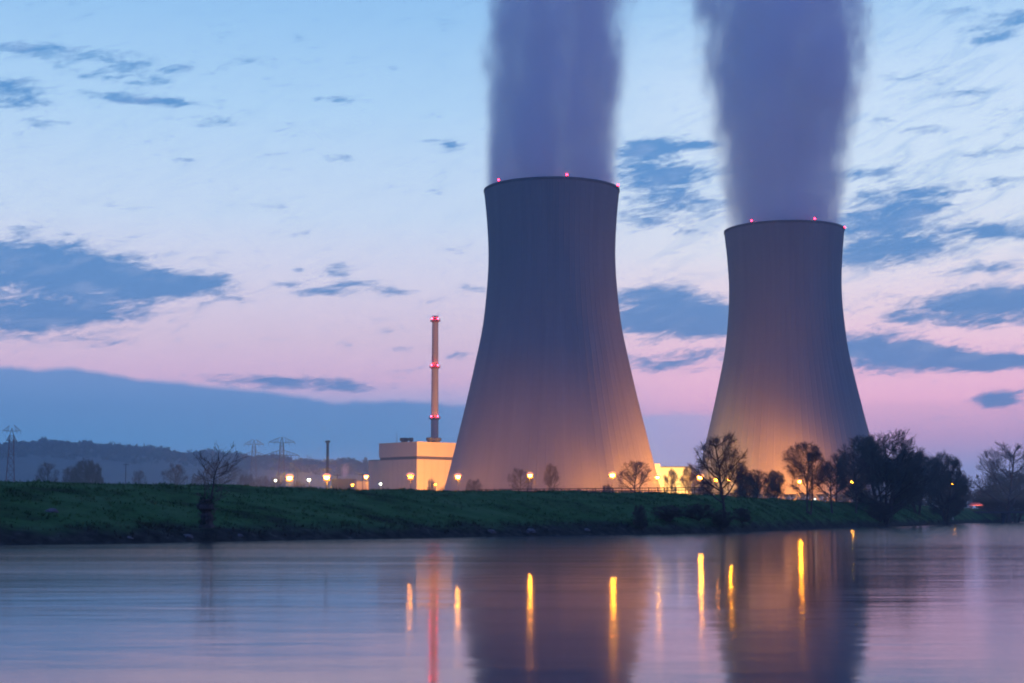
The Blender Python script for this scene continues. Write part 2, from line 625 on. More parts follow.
def tri_cloud(rng, centres, radii, n, size):
    """n leaf-sized triangles through each ellipsoid"""
    C = np.repeat(np.array(centres), n, axis=0)
    R = np.repeat(np.array(radii), n, axis=0)
    k = len(C)
    d = rng.normal(size=(k, 3))
    d /= np.linalg.norm(d, axis=1)[:, None]
    c = C + d * R * (rng.random((k, 1)) ** 0.45)
    a = rng.normal(size=(k, 3, 3))
    a /= np.linalg.norm(a, axis=2)[:, :, None]
    s = size * (0.6 + 0.8 * rng.random((k, 1, 1)))
    v = (c[:, None, :] + a * s).reshape(-1, 3)
    return v


def np_mesh(name, v, m, per=3, parent=None):
    n = len(v) // per
    me = bpy.data.meshes.new(name)
    me.vertices.add(len(v))
    me.vertices.foreach_set('co', np.asarray(v, dtype=np.float32).ravel())
    me.loops.add(n * per)
    me.loops.foreach_set('vertex_index', np.arange(n * per, dtype=np.int32))
    me.polygons.add(n)
    me.polygons.foreach_set('loop_start', np.arange(0, n * per, per, dtype=np.int32))
    me.polygons.foreach_set('loop_total', np.full(n, per, dtype=np.int32))
    me.update()
    me.validate()
    me.materials.append(m)
    o = bpy.data.objects.new(name, me)
    COL.objects.link(o)
    if parent: o.parent = parent
    return o


def build_forest():
    rng = np.random.default_rng(4)
    cs, rs = [], []
    for i in range(3600):
        c = rng.uniform(-380, 560)
        ci = (c + 400) / 10
        k = int(ci)
        fr = ci - k
        q = rng.choice([3.0, 3.4, 3.7, 3.95, 4.0, 4.0, 4.1]) + rng.uniform(-.15, .1)
        j = int(q)
        fj = q - j
        p = (HV[k, j] * (1 - fr) + HV[k + 1, j] * fr) * (1 - fj) + (HV[k, j + 1] * (1 - fr) + HV[k + 1, j + 1] * fr) * fj
        clump = vnoise(c / 14, q * 2, 11)
        h = 4.5 + 9.5 * clump * rng.random() + (5 * rng.random() if rng.random() < 0.08 else 0)
        cs.append((p[0], p[1], p[2] + h * 0.5))
        rs.append((3 + h * 0.25, 3 + h * 0.25, h * 0.75))
    v = tri_cloud(rng, cs, rs, 26, 3.2)
    o = np_mesh('forest', v, M['forest'])
    tag(o, 'dark wood along the top of the far hill ridge', 'forest', kind='stuff')


build_forest()

# ------------------------------------------------------------------ cooling towers
prof_px = [(193, 68.3), (215, 66.0), (240, 64.3), (255, 63.9), (270, 64.2), (287, 65.3), (310, 67.5), (330, 70.2), (355, 75.3),
           (380, 80.8), (405, 86.5), (430, 92.6), (455, 98.6), (480, 105.0), (500, 110.0)]
TD = 700.0
tower_prof = [(at(512, y, TD).z - PLAIN, wpx / F * TD * math.cos(0.0)) for y, wpx in prof_px]
tower_prof.reverse()
TZ = [p[0] for p in tower_prof]
TR = [p[1] for p in tower_prof]
TOP = TZ[-1]


def tower_r(z):
    # smooth (Catmull-Rom) reading of the measured profile
    if z <= TZ[0]:
        return TR[0] + (TZ[0] - z) * (TR[0] - TR[1]) / (TZ[1] - TZ[0])
    for i in range(len(TZ) - 1):
        if z <= TZ[i + 1] + 1e-6:
            t = (z - TZ[i]) / (TZ[i + 1] - TZ[i])
            m0 = (TR[i + 1] - TR[max(0, i - 1)]) / (TZ[i + 1] - TZ[max(0, i - 1)])
            k2 = min(len(TZ) - 1, i + 2)
            m1 = (TR[k2] - TR[i]) / (TZ[k2] - TZ[i])
            h = TZ[i + 1] - TZ[i]
            return ((2 * t ** 3 - 3 * t ** 2 + 1) * TR[i] + (t ** 3 - 2 * t ** 2 + t) * h * m0
                    + (-2 * t ** 3 + 3 * t ** 2) * TR[i + 1] + (t ** 3 - t ** 2) * h * m1)
    return TR[-1]


def concrete():
    m = bpy.data.materials.new('tower_concrete')
    m.use_nodes = True
    t = NT(m.node_tree)
    b = m.node_tree.nodes['Principled BSDF']
    co = t.n('ShaderNodeTexCoord').outputs['Object']
    x, y, z = t.sep(co)
    ang = t.m('ARCTAN2', x, y)
    cyl = t.xyz(t.m('MULTIPLY', ang, 40.0), z, 0.0)
    stain = t.noise(t.vm('MULTIPLY', cyl, (0.22, 0.010, 1)), 1.0, 5, 0.62)
    blot = t.noise(t.vm('MULTIPLY', cyl, (0.05, 0.03, 1)), 1.0, 4, 0.55)
    base_c = t.ramp(stain, [(0.28, (0.248, 0.236, 0.224, 1)), (0.72, (0.298, 0.284, 0.270, 1))])
    base_c = t.mix(t.step(blot, 0.4, 0.7, 0, 0.22), base_c, (0.21, 0.20, 0.195, 1))
    lift = t.m('FRACT', t.m('DIVIDE', z, 3.0))
    base_c = t.mix(t.step(lift, 0.90, 0.97, 0, 0.16), base_c, (0.15, 0.145, 0.14, 1))
    t.put(b.inputs['Base Color'], base_c)
    b.inputs['Roughness'].default_value = 0.9
    b.inputs['Specular IOR Level'].default_value = 0.15
    return m


M['concrete'] = concrete()
M['rim'] = mat('rim_concrete', (0.17, 0.165, 0.16), 0.9, 0.2, 0.4)


def cooling_tower(px, Y, beacons, label):
    p = at(px, 500, Y)
    root = empty('cooling_tower', (p.x, p.y, PLAIN))
    tag(root, label, 'cooling tower', 'cooling towers of the power station')
    NR, SUB = 76, 6
    n = NR * SUB
    z0 = 7.5
    zs = [z0 + (TOP - z0) * i / 60 for i in range(61)]
    v, f = [], []
    for z in zs:
        r = tower_r(z)
        for i in range(n):
            t = 2 * math.pi * i / n
            rr = r + (0.11 if i % SUB == 0 else 0.0)
            v.append((rr * math.sin(t), rr * math.cos(t), z))
    for z in reversed(zs):
        r = tower_r(z) - 0.9
        for i in range(n):
            t = 2 * math.pi * i / n
            v.append((r * math.sin(t), r * math.cos(t), z))
    L = 2 * len(zs)
    for j in range(L):
        k = (j + 1) % L
        for i in range(n):
            q = (i + 1) % n
            f.append((j * n + i, k * n + i, k * n + q, j * n + q))
    raw('shell', v, f, M['concrete'], root)
    # ring walkway at the top
    rm = MB()
    R = tower_r(TOP)
    rm.lathe((0, 0, TOP), [(R - 1.0, 0.02), (R + 0.2, 0.02), (R + 0.35, 0.25), (R + 0.35, 1.1), (R + 0.20, 1.1), (R + 0.20, 0.5), (R - 1.0, 0.5), (R - 1.0, 0.02)], 228, cap=False)
    rm.build('rim', M['rim'], root)
    # raking legs and basin wall under the shell
    lg = MB()
    rb, rt = tower_r(0) + 1.0, tower_r(z0) - 0.45
    for i in range(38):
        a0 = 2 * math.pi * i / 38
        for sgn in (-1, 1):
            a1 = a0 + sgn * math.pi / 38
            lg.tube((rb * math.sin(a0), rb * math.cos(a0), 0.2), (rt * math.sin(a1), rt * math.cos(a1), z0 + 0.1), 0.5, 0.5, 8)
    lg.build('support_ring', M['rim'], root)
    bs = MB()
    bs.lathe((0, 0, 0), [(rb + 3, -1), (rb + 3, 1.6), (rb + 2.5, 1.6), (rb + 2.5, -1)], 96, cap=False)
    bs.build('basin', M['rim'], root)
    for a in beacons:
        t = rad(a)
        bx, by = (R + 0.27) * math.sin(t), -(R + 0.27) * math.cos(t)
        b = MB()
        b.tube((bx, by, TOP + 1.0), (bx, by, TOP + 1.5), 0.3, 0.3, 12)
        bo = b.build('beacon', M['dark'], root)
        g = MB()
        g.lathe((bx, by, TOP + 1.5), [(0.25, 0), (0.38, 0.15), (0.38, 0.55), (0.25, 0.75), (0.1, 0.8)], 14)
        g.build('beacon_glass', M['beacon_tower'], bo, smooth=True)
    return root


M['beacon_tower'] = glow('red_rim_beacon_glass', (1.0, 0.015, 0.05), 26)
tower_l = cooling_tower(552.5, 700, (-51, 11, 74), 'larger nearer cooling tower with its steam, beside the beige block')
tower_r_obj = cooling_tower(789, 800, (-41, 20, 80), 'smaller farther cooling tower rising behind the bare trees')


# ------------------------------------------------------------------ steam
def plume(tower, base_r, seed, spread, drift, label):
    zt = 175.0
    R = 62.0
    mb = MB()
    mb.lathe((0, 0, 0), [(base_r - 1.3, -14), (base_r - 1.1, 1), (base_r + 5.0, 4), (R * 0.72, 22), (R * 0.9, 80), (R, zt)], 40)
    m = bpy.data.materials.new('steam')
    m.use_nodes = True
    m.node_tree.nodes.clear()
    t = NT(m.node_tree)
    co = t.n('ShaderNodeTexCoord').outputs['Object']
    x, y, z = t.sep(co)
    zn = t.m('DIVIDE', z, 120.0)
    # billows: larger and rougher higher up, drawn out upwards by the long exposure
    wv = t.vm('ADD', t.vm('MULTIPLY', co, (0.066, 0.066, 0.030)), (seed * 3.1, seed * 1.7, seed))
    n1 = t.m('SUBTRACT', t.noise(wv, 1.0, 5, 0.62), 0.5)
    wv2 = t.vm('ADD', t.vm('MULTIPLY', co, (0.019, 0.019, 0.012)), (seed * 1.3, 4.0, seed))
    n2 = t.m('SUBTRACT', t.noise(wv2, 1.0, 2, 0.5), 0.5)
    amp = t.step(zn, 0.0, 0.9, 0.6, 1.0)
    xs = t.m('MULTIPLY_ADD', zn, -drift, x)
    r = t.m('SQRT', t.m('MULTIPLY_ADD', xs, xs, t.m('MULTIPLY', y, y)))
    r = t.m('MULTIPLY_ADD', t.m('MULTIPLY', n1, amp), t.m('MULTIPLY_ADD', zn, 42.0, 5.0), r)
    r = t.m('MULTIPLY_ADD', t.m('MULTIPLY', n2, zn), 34.0, r)
    n3 = t.m('SUBTRACT', t.noise(t.vm('MULTIPLY', co, (0.17, 0.17, 0.10)), 1.0, 3, 0.6), 0.5)
    r = t.m('MULTIPLY_ADD', t.m('MULTIPLY', n3, t.step(zn, 0.05, 0.9)), 12.0, r)
    edge = t.m('MULTIPLY_ADD', zn, spread, base_r + 0.4)
    soft = t.m('MULTIPLY_ADD', zn, 10.0, 6.0)
    inside = t.m('DIVIDE', t.m('SUBTRACT', edge, r), soft)
    prof = t.step(inside, -0.35, 1.0)
    prof = t.m('MULTIPLY', prof, prof)
    topfade = t.m('MULTIPLY', t.step(z, zt - 5, zt - 60), t.step(z, -14.0, -4.0))
    wisp = t.step(n1, -0.20, 0.20, 1.6, 0.22)
    dens = t.m('MULTIPLY', t.m('MULTIPLY', t.m('MULTIPLY', prof, topfade), wisp), 0.10)
    pv = t.n('ShaderNodeVolumePrincipled')
    pv.inputs['Color'].default_value = (0.993, 0.985, 0.990, 1)
    pv.inputs['Anisotropy'].default_value = 0.1
    t.put(pv.inputs['Density'], dens)
    out = t.n('ShaderNodeOutputMaterial')
    m.node_tree.links.new(pv.outputs[0], out.inputs['Volume'])
    o = mb.build('steam_plume', m)
    o.location = tower.location + Vector((0, 0, TOP + 1.0))
    tag(o, label, 'steam', 'steam rising from the cooling towers')
    return o


RT = tower_r(TOP)
plume(tower_l, RT, 1.0, 3.5, 3.0, 'column of steam rising from the larger nearer cooling tower')
plume(tower_r_obj, RT, 2.6, 14.0, 1.0, 'ragged column of steam rising from the smaller farther cooling tower')


# ------------------------------------------------------------------ power station block and stacks
def beige_block():
    c = at(417, 442.2, 950)
    top = c.z - PLAIN
    lft = at(379, 444, 977)
    u = Vector((lft.x - c.x, lft.y - c.y, 0))
    Lu = u.length
    u.normalize()
    r = Vector((-u.y, u.x, 0))
    if r.x < 0: r = -r
    root = empty('reactor_building', (c.x, c.y, PLAIN))
    tag(root, 'beige windowless block with brown band, below the tall slim stack', 'building')
    Lr = 66.0
    A = Matrix((u, r, Vector((0, 0, 1)))).transposed()

    def bx(mb, u0, u1, r0, r1, z0, z1):
        cc = u * (u0 + u1) / 2 + r * (r0 + r1) / 2 + Vector((0, 0, (z0 + z1) / 2))
        mb.box(cc, (abs(u1 - u0), abs(r1 - r0), z1 - z0), axes=A)
    zb = at(417, 459, 950).z - PLAIN
    zt = at(417, 456, 950).z - PLAIN
    mb = MB(); bx(mb, 0, Lu, 0, Lr, -1, zb); mb.build('lower_wall', M['cladding'], root)
    mb = MB(); bx(mb, 0.5, Lu - .5, 0.5, Lr - .5, zb, zt); mb.build('band', M['band'], root)
    mb = MB(); bx(mb, 0, Lu, 0, Lr, zt, top); mb.build('upper_wall', M['cladding'], root)
    mb = MB()
    bx(mb, -0.15, Lu + .15, -0.15, 0.25, top, top + .45); bx(mb, -0.15, Lu + .15, Lr - .25, Lr + .15, top, top + .45)
    bx(mb, -0.15, 0.25, 0.25, Lr - .25, top, top + .45); bx(mb, Lu - .25, Lu + .15, 0.25, Lr - .25, top, top + .45)
    mb.build('parapet', M['cladding'], root)
    # lower wing on the far side
    ztop = at(374, 461, 985).z - PLAIN
    mb = MB(); bx(mb, Lu + .01, Lu + 10.5, 0.25, 30, -1, ztop); wg = mb.build('wing', M['cladding'], root)
    mb = MB(); bx(mb, Lu + .01, Lu + 10.8, 0.05, 30.2, ztop, ztop + .5); mb.build('roof', M['roof'], wg)
    for k in range(3):
        mb = MB()
        bx(mb, Lu + 10.51, Lu + 12.2, 6 + k * 7, 7 + k * 7, ztop - 3 - k * 6, ztop - 2.6 - k * 6)
        mb.build('bracket', M['dark'], wg)
    # cladding joints
    mb = MB()
    for k in range(1, 8):
        bx(mb, Lu * k / 8 - .06, Lu * k / 8 + .06, -0.03, 0.0, 0, zb)
    for k in range(1, 12):
        bx(mb, -0.03, 0.0, Lr * k / 12 - .06, Lr * k / 12 + .06, 0, zb)
    mb.build('cladding_joint', M['roof'], root)
    # doors and louvres low on the walls
    mb = MB(); bx(mb, 10, 14, -0.1, 0.2, 0, 4.5); mb.build('door', M['band'], root)
    # roof fans
    for (uu, rr, s) in ((17, 4, 2.6), (13, 6, 1.3), (2.5, 12, 2.2), (3, 17, 3.2), (4, 42, 3.0), (3, 47, 3.4), (8, 54, 2.8)):
        pc = u * uu + r * rr
        b = MB()
        b.lathe((pc.x, pc.y, top), [(s * 0.75, 0), (s * 0.75, 1.3), (s * 1.05, 1.5), (s * 1.05, 3.0), (s * 0.9, 3.3)], 14)
        b.build('roof_fan', M['dark'], root)
    b = MB()
    pc = u * 23 + r * 3
    b.tube((pc.x, pc.y, top), (pc.x, pc.y, top + 7.5), 0.16, 0.05, 6)
    b.build('antenna', M['dark'], root)
    return root


beige_block()


def tall_stack():
    p = at(434.3, 500, 1010)
    root = empty('chimney_stack', (p.x, p.y, PLAIN))
    tag(root, 'tall slim stack with red lights on three ring platforms', 'chimney')
    h = at(434.3, 316, 1010).z - PLAIN
    b = MB()
    b.lathe((0, 0, 0), [(2.9, -1), (2.45, 45), (1.95, h - 1), (1.95, h), (1.6, h), (1.6, h - 2)], 28, cap=False)
    b.build('shaft', M['redwhite'], root, smooth=True)
    for y, r in ((321, 1.97), (367.5, 2.15), (418.5, 2.4)):
        z = at(434, y, 1010).z - PLAIN
        b = MB()
        b.lathe((0, 0, z), [(r, -0.9), (r + 1.35, -0.1), (r + 1.35, 0.15), (r, 0.15)], 24, cap=False)
        for i in range(16):
            t = 2 * math.pi * i / 16
            q = Vector(((r + 1.3) * math.cos(t), (r + 1.3) * math.sin(t), z))
            b.bar(q, q + Vector((0, 0, 1.2)), 0.09)
        b.lathe((0, 0, z), [(r + 1.25, 1.1), (r + 1.35, 1.1), (r + 1.35, 1.25), (r + 1.25, 1.25), (r + 1.25, 1.1)], 24, cap=False)
        pl = b.build('platform', M['rust'], root)
        for a in (-121, -59):
            t = rad(a)
            g = MB()
            q = ((r + 1.5) * math.cos(t), (r + 1.5) * math.sin(t), z + 0.9)
            g.lathe(q, [(0.18, 0), (0.29, 0.12), (0.29, 0.5), (0.18, 0.62)], 12)
            g.build('beacon', M['beacon'], pl, smooth=True)
    for x, y, k in ((1.9, 0, 2.2), (-1.85, 0.3, 1.6)):
        b = MB()
        b.tube((x, y, h - .2), (x, y, h + k), 0.1, 0.05, 6)
        b.build('lightning_rod', M['dark'], root)


tall_stack()


def small_stack():
    p = at(327, 500, 1080)
    root = empty('chimney_stack', (p.x, p.y, PLAIN))
    tag(root, 'thin dark short chimney standing behind an orange lamp, left of the beige block', 'chimney')
    h = at(327, 440.5, 1080).z - PLAIN
    b = MB(); b.lathe((0, 0, 0), [(1.15, -1), (0.9, h - 1), (0.9, h), (.7, h)], 16); b.build('shaft', M['dark'], root, smooth=True)
    b = MB(); b.lathe((0, 0, h - 1.6), [(0.9, 0), (1.7, 0.3), (1.7, 1.5), (0.95, 1.6)], 16); b.build('crown_ring', M['dark'], root)


small_stack()


# floodlit hall between the towers
def spot(parent, loc, target, power, col, angle=150, blend=0.6, size=0.4):
    l = bpy.data.lights.new('floodlight', 'SPOT')
    l.energy = power
    l.color = col
    l.spot_size = rad(angle)
    l.spot_blend = blend
    l.shadow_soft_size = size
    o = bpy.data.objects.new('floodlight', l)
    COL.objects.link(o)
    d = Vector(target) - Vector(loc)
    o.rotation_euler = d.to_track_quat('-Z', 'Y').to_euler()
    o.parent = parent
    if parent:
        o.location = Vector(loc) - parent.location
    else:
        o.location = loc
    return o


def yellow_hall():
    a, b_ = at(659, 467.5, 770), at(690, 467.5, 775)
    zt = a.z - PLAIN
    root = empty('floodlit_hall', (a.x, a.y, PLAIN))
    tag(root, 'low hall floodlit glaring yellow between the two cooling towers', 'building')
    wd = b_.x - a.x
    m = MB(); m.box((wd / 2, 9, zt / 2 - .5), (wd, 18, zt + 1)); m.build('wall', M['pale'], root)
    m = MB(); m.box((wd / 2, 9, zt + .25), (wd + .8, 18.8, .5)); m.build('roof', M['roof'], root)
    for k in range(3):
        m = MB(); m.box((2.2 + k * 4.5, -0.03, 3), (2.4, 0.1, 2.2)); fr = m.build('window', M['band'], root)
    tw = at(657.5, 463.5, 762)
    m = MB(); m.box((tw.x - a.x, -5, (tw.z - PLAIN) / 2), (2.6, 4, tw.z - PLAIN)); m.build('stair_tower', M['pale'], root)
    return root


yellow_hall()


def low_hall(x0, x1, ytop, Y, m, label):
    a, b_ = at(x0, ytop, Y), at(x1, ytop, Y)
    root = empty('low_hall', (a.x, a.y, PLAIN))
    tag(root, label, 'building')
    wd, z = b_.x - a.x, a.z - PLAIN
    k = MB(); k.box((wd / 2, 8, z / 2 - .5), (wd, 16, z + 1)); k.build('wall', m, root)
    k = MB(); k.box((wd / 2, 8, z + .2), (wd + .6, 16.6, .4)); k.build('roof', M['roof'], root)
    k = MB(); k.box((wd * .3, -0.05, 2.2), (3.2, .12, 4.2)); k.build('door', M['dark'], root)


low_hall(331.5, 354, 479.5, 900, M['band'], 'long dark flat shed left of the beige block, under the small steam puff')
low_hall(355, 366, 481.5, 930, M['cladding'], 'small low beige shed beside the foot of the beige block')


def steam_puff():
    c = at(345, 471, 1000)
    me = bpy.data.meshes.new('steam_puff')
    bm = bmesh.new()
    bmesh.ops.create_icosphere(bm, subdivisions=3, radius=1.0)
    for v in bm.verts:
        v.co = Vector((v.co.x * 3.4 + v.co.z * 1.2, v.co.y * 3.4, v.co.z * 7.0))
    bm.to_mesh(me); bm.free()
    m = bpy.data.materials.new('thin_steam')
    m.use_nodes = True
    m.node_tree.nodes.clear()
    t = NT(m.node_tree)
    co = t.n('ShaderNodeTexCoord').outputs['Object']
    n = t.noise(t.vm('MULTIPLY', co, (0.35, 0.35, 0.18)), 1.0, 4, 0.6)
    x, y, z = t.sep(co)
    q = t.vm('MULTIPLY', t.xyz(t.m('MULTIPLY_ADD', z, -0.17, x), y, z), (1 / 3.2, 1 / 3.2, 1 / 6.6))
    d = t.m('MULTIPLY', t.step(t.m('MULTIPLY_ADD', t.m('SUBTRACT', n, 0.5), 1.6, t.vm('LENGTH', q)), 0.95, 0.1), 0.22)
    pv = t.n('ShaderNodeVolumePrincipled')
    pv.inputs['Color'].default_value = (0.95, 0.85, 0.9, 1)
    t.put(pv.inputs['Density'], d)
    out = t.n('ShaderNodeOutputMaterial')
    m.node_tree.links.new(pv.outputs[0], out.inputs['Volume'])
    me.materials.append(m)
    o = bpy.data.objects.new('steam_puff', me)
    COL.objects.link(o)
    o.location = c
    tag(o, 'small pinkish puff of steam above the dark flat shed', 'steam')


steam_puff()


# ------------------------------------------------------------------ pylons
def pylon(px, ytop, Y, arms, m, label, rz=0.15, thick=0.22):
    p = at(px, 500, Y)
    h = at(px, ytop, Y).z - PLAIN
    root = empty('electricity_pylon', (p.x, p.y, PLAIN), rz)
    tag(root, label, 'pylon', 'lattice pylons before the hills')
    b = MB()
    w0, w1 = h * 0.075, h * 0.022
    zs = [-1] + [h * k for k in (0.13, 0.26, 0.38, 0.49, 0.59, 0.68, 0.76, 0.84, 0.91)]

    def wz(z):
        k = max(0, z) / (h * 0.91)
        return w0 + (w1 - w0) * min(1, k ** 0.75)
    cs = ((-1, -1), (1, -1), (1, 1), (-1, 1))
    for z0, z1 in zip(zs[:-1], zs[1:]):
        for i, (sx, sy) in enumerate(cs):
            tx, ty = cs[(i + 1) % 4]
            A = Vector((sx * wz(z0), sy * wz(z0), z0)); B = Vector((sx * wz(z1), sy * wz(z1), z1))
            C = Vector((tx * wz(z0), ty * wz(z0), z0)); D = Vector((tx * wz(z1), ty * wz(z1), z1))
            b.bar(A, B, thick * 1.3); b.bar(A, D, thick * .7); b.bar(C, B, thick * .7); b.bar(B, D, thick * .7)
    for sx, sy in cs:
        b.bar((sx * w1, sy * w1, h * .91), (0, 0, h), thick)
    b.build('mast', m, root)
    for ya, hw in arms:
        z = at(px, ya, Y).z - PLAIN
        L = hw / F * Y
        a = MB()
        ww = wz(z)
        up = h * 0.035
        for s in (-1, 1):
            a.bar((-ww * 1.02, -ww, z), (ww * 1.02, ww, z), thick * .8)
            for yy in (-ww, ww):
                a.bar((s * ww, yy, z), (s * L, 0, z + .2), thick)
                a.bar((s * ww, yy, z + up * 2), (s * L, 0, z + .2), thick * .8)
                for k in range(1, 5):
                    x0 = s * (ww + (L - ww) * k / 5)
                    ys = yy * (1 - k / 5)
                    a.bar((x0, ys, z), (x0, ys, z + up * 2 * (1 - k / 5)), thick * .6)
        ao = a.build('crossarm', m, root)
        for s in (-1, -0.55, 0.55, 1):
            i_ = MB()
            i_.tube((s * L, 0, z), (s * L, 0, z - h * .03), 0.09, 0.09, 6)
            i_.build('insulator', M['dark'], ao)
    return root


pylon(281, 437, 900, ((442.5, 13), (455.5, 17)), M['steel'], 'largest pylon with two broad crossarms, above the orange lamp', 0.1, 0.26)
pylon(253, 440, 1080, ((444.5, 9.5), (456.5, 13.5)), M['steel'], 'pylon above the reddish lit bushes', 0.2, 0.26)
pylon(9.5, 428, 950, ((431, 8.5), (441, 5)), M['rust'], 'slender reddish pylon alone at the left end of the meadow', 0.35, 0.20)
pylon(296, 462, 1150, ((464, 5),), M['steel'], 'short pylon partly hidden just right of the largest pylon', 0.1, 0.24)


def tee_pole(px, ytop, Y, hw, label):
    p = at(px, 500, Y)
    h = at(px, ytop, Y).z - PLAIN
    root = empty('wire_pole', (p.x, p.y, PLAIN))
    tag(root, label, 'pole', 'small poles with a crossbar')
    b = MB(); b.tube((0, 0, -1), (0, 0, h), .35, .25, 8); b.build('post', M['dark'], root)
    L = hw / F * Y
    b = MB(); b.bar((-L, 0, h - .6), (L, 0, h - .6), .35); b.build('crossbar', M['dark'], root)


tee_pole(125, 463.5, 900, 3, 'thin single pole between two far trees on the left meadow')
tee_pole(337, 474, 860, 4, 'crossbar pole standing before the dark flat shed')
tee_pole(362.5, 473.5, 860, 4.5, 'crossbar pole beside the corner of the beige block')


# ------------------------------------------------------------------ trees
class Segs:
    def __init__(self):
        self.s = []

    def add(self, a, b, r0, r1):
        self.s.append((a[0], a[1], a[2], b[0], b[1], b[2], r0, r1))

    def mesh(self, name, m, sides):
        S = np.array(self.s, dtype=np.float64)
        A, B, r0, r1 = S[:, 0:3], S[:, 3:6], S[:, 6], S[:, 7]
        d = B - A
        d /= np.maximum(np.linalg.norm(d, axis=1), 1e-9)[:, None]
        ref = np.where(np.abs(d[:, 2:3]) > 0.9, np.array([[1.0, 0, 0]]), np.array([[0, 0, 1.0]]))
        u = np.cross(d, ref); u /= np.linalg.norm(u, axis=1)[:, None]
        w_ = np.cross(d, u)
        n = len(S)
        ring = []
        for P, r in ((A, r0), (B, r1)):
            for i in range(sides):
                t = 2 * math.pi * i / sides
                ring.append(P + (u * math.cos(t) + w_ * math.sin(t)) * r[:, None])
        V = np.stack(ring, axis=1).reshape(-1, 3)
        idx = []
        for i in range(sides):
            k = (i + 1) % sides
            idx.append([i, k, sides + k, sides + i])
        Fq = (np.array(idx)[None] + (np.arange(n) * 2 * sides)[:, None, None]).reshape(-1)
        me = bpy.data.meshes.new(name)
        me.vertices.add(len(V)); me.vertices.foreach_set('co', V.astype(np.float32).ravel())
        nf = n * sides
        me.loops.add(nf * 4); me.loops.foreach_set('vertex_index', Fq.astype(np.int32))
        me.polygons.add(nf)
        me.polygons.foreach_set('loop_start', np.arange(0, nf * 4, 4, dtype=np.int32))
        me.polygons.foreach_set('loop_total', np.full(nf, 4, dtype=np.int32))
        me.update()
        me.materials.append(m)
        return me


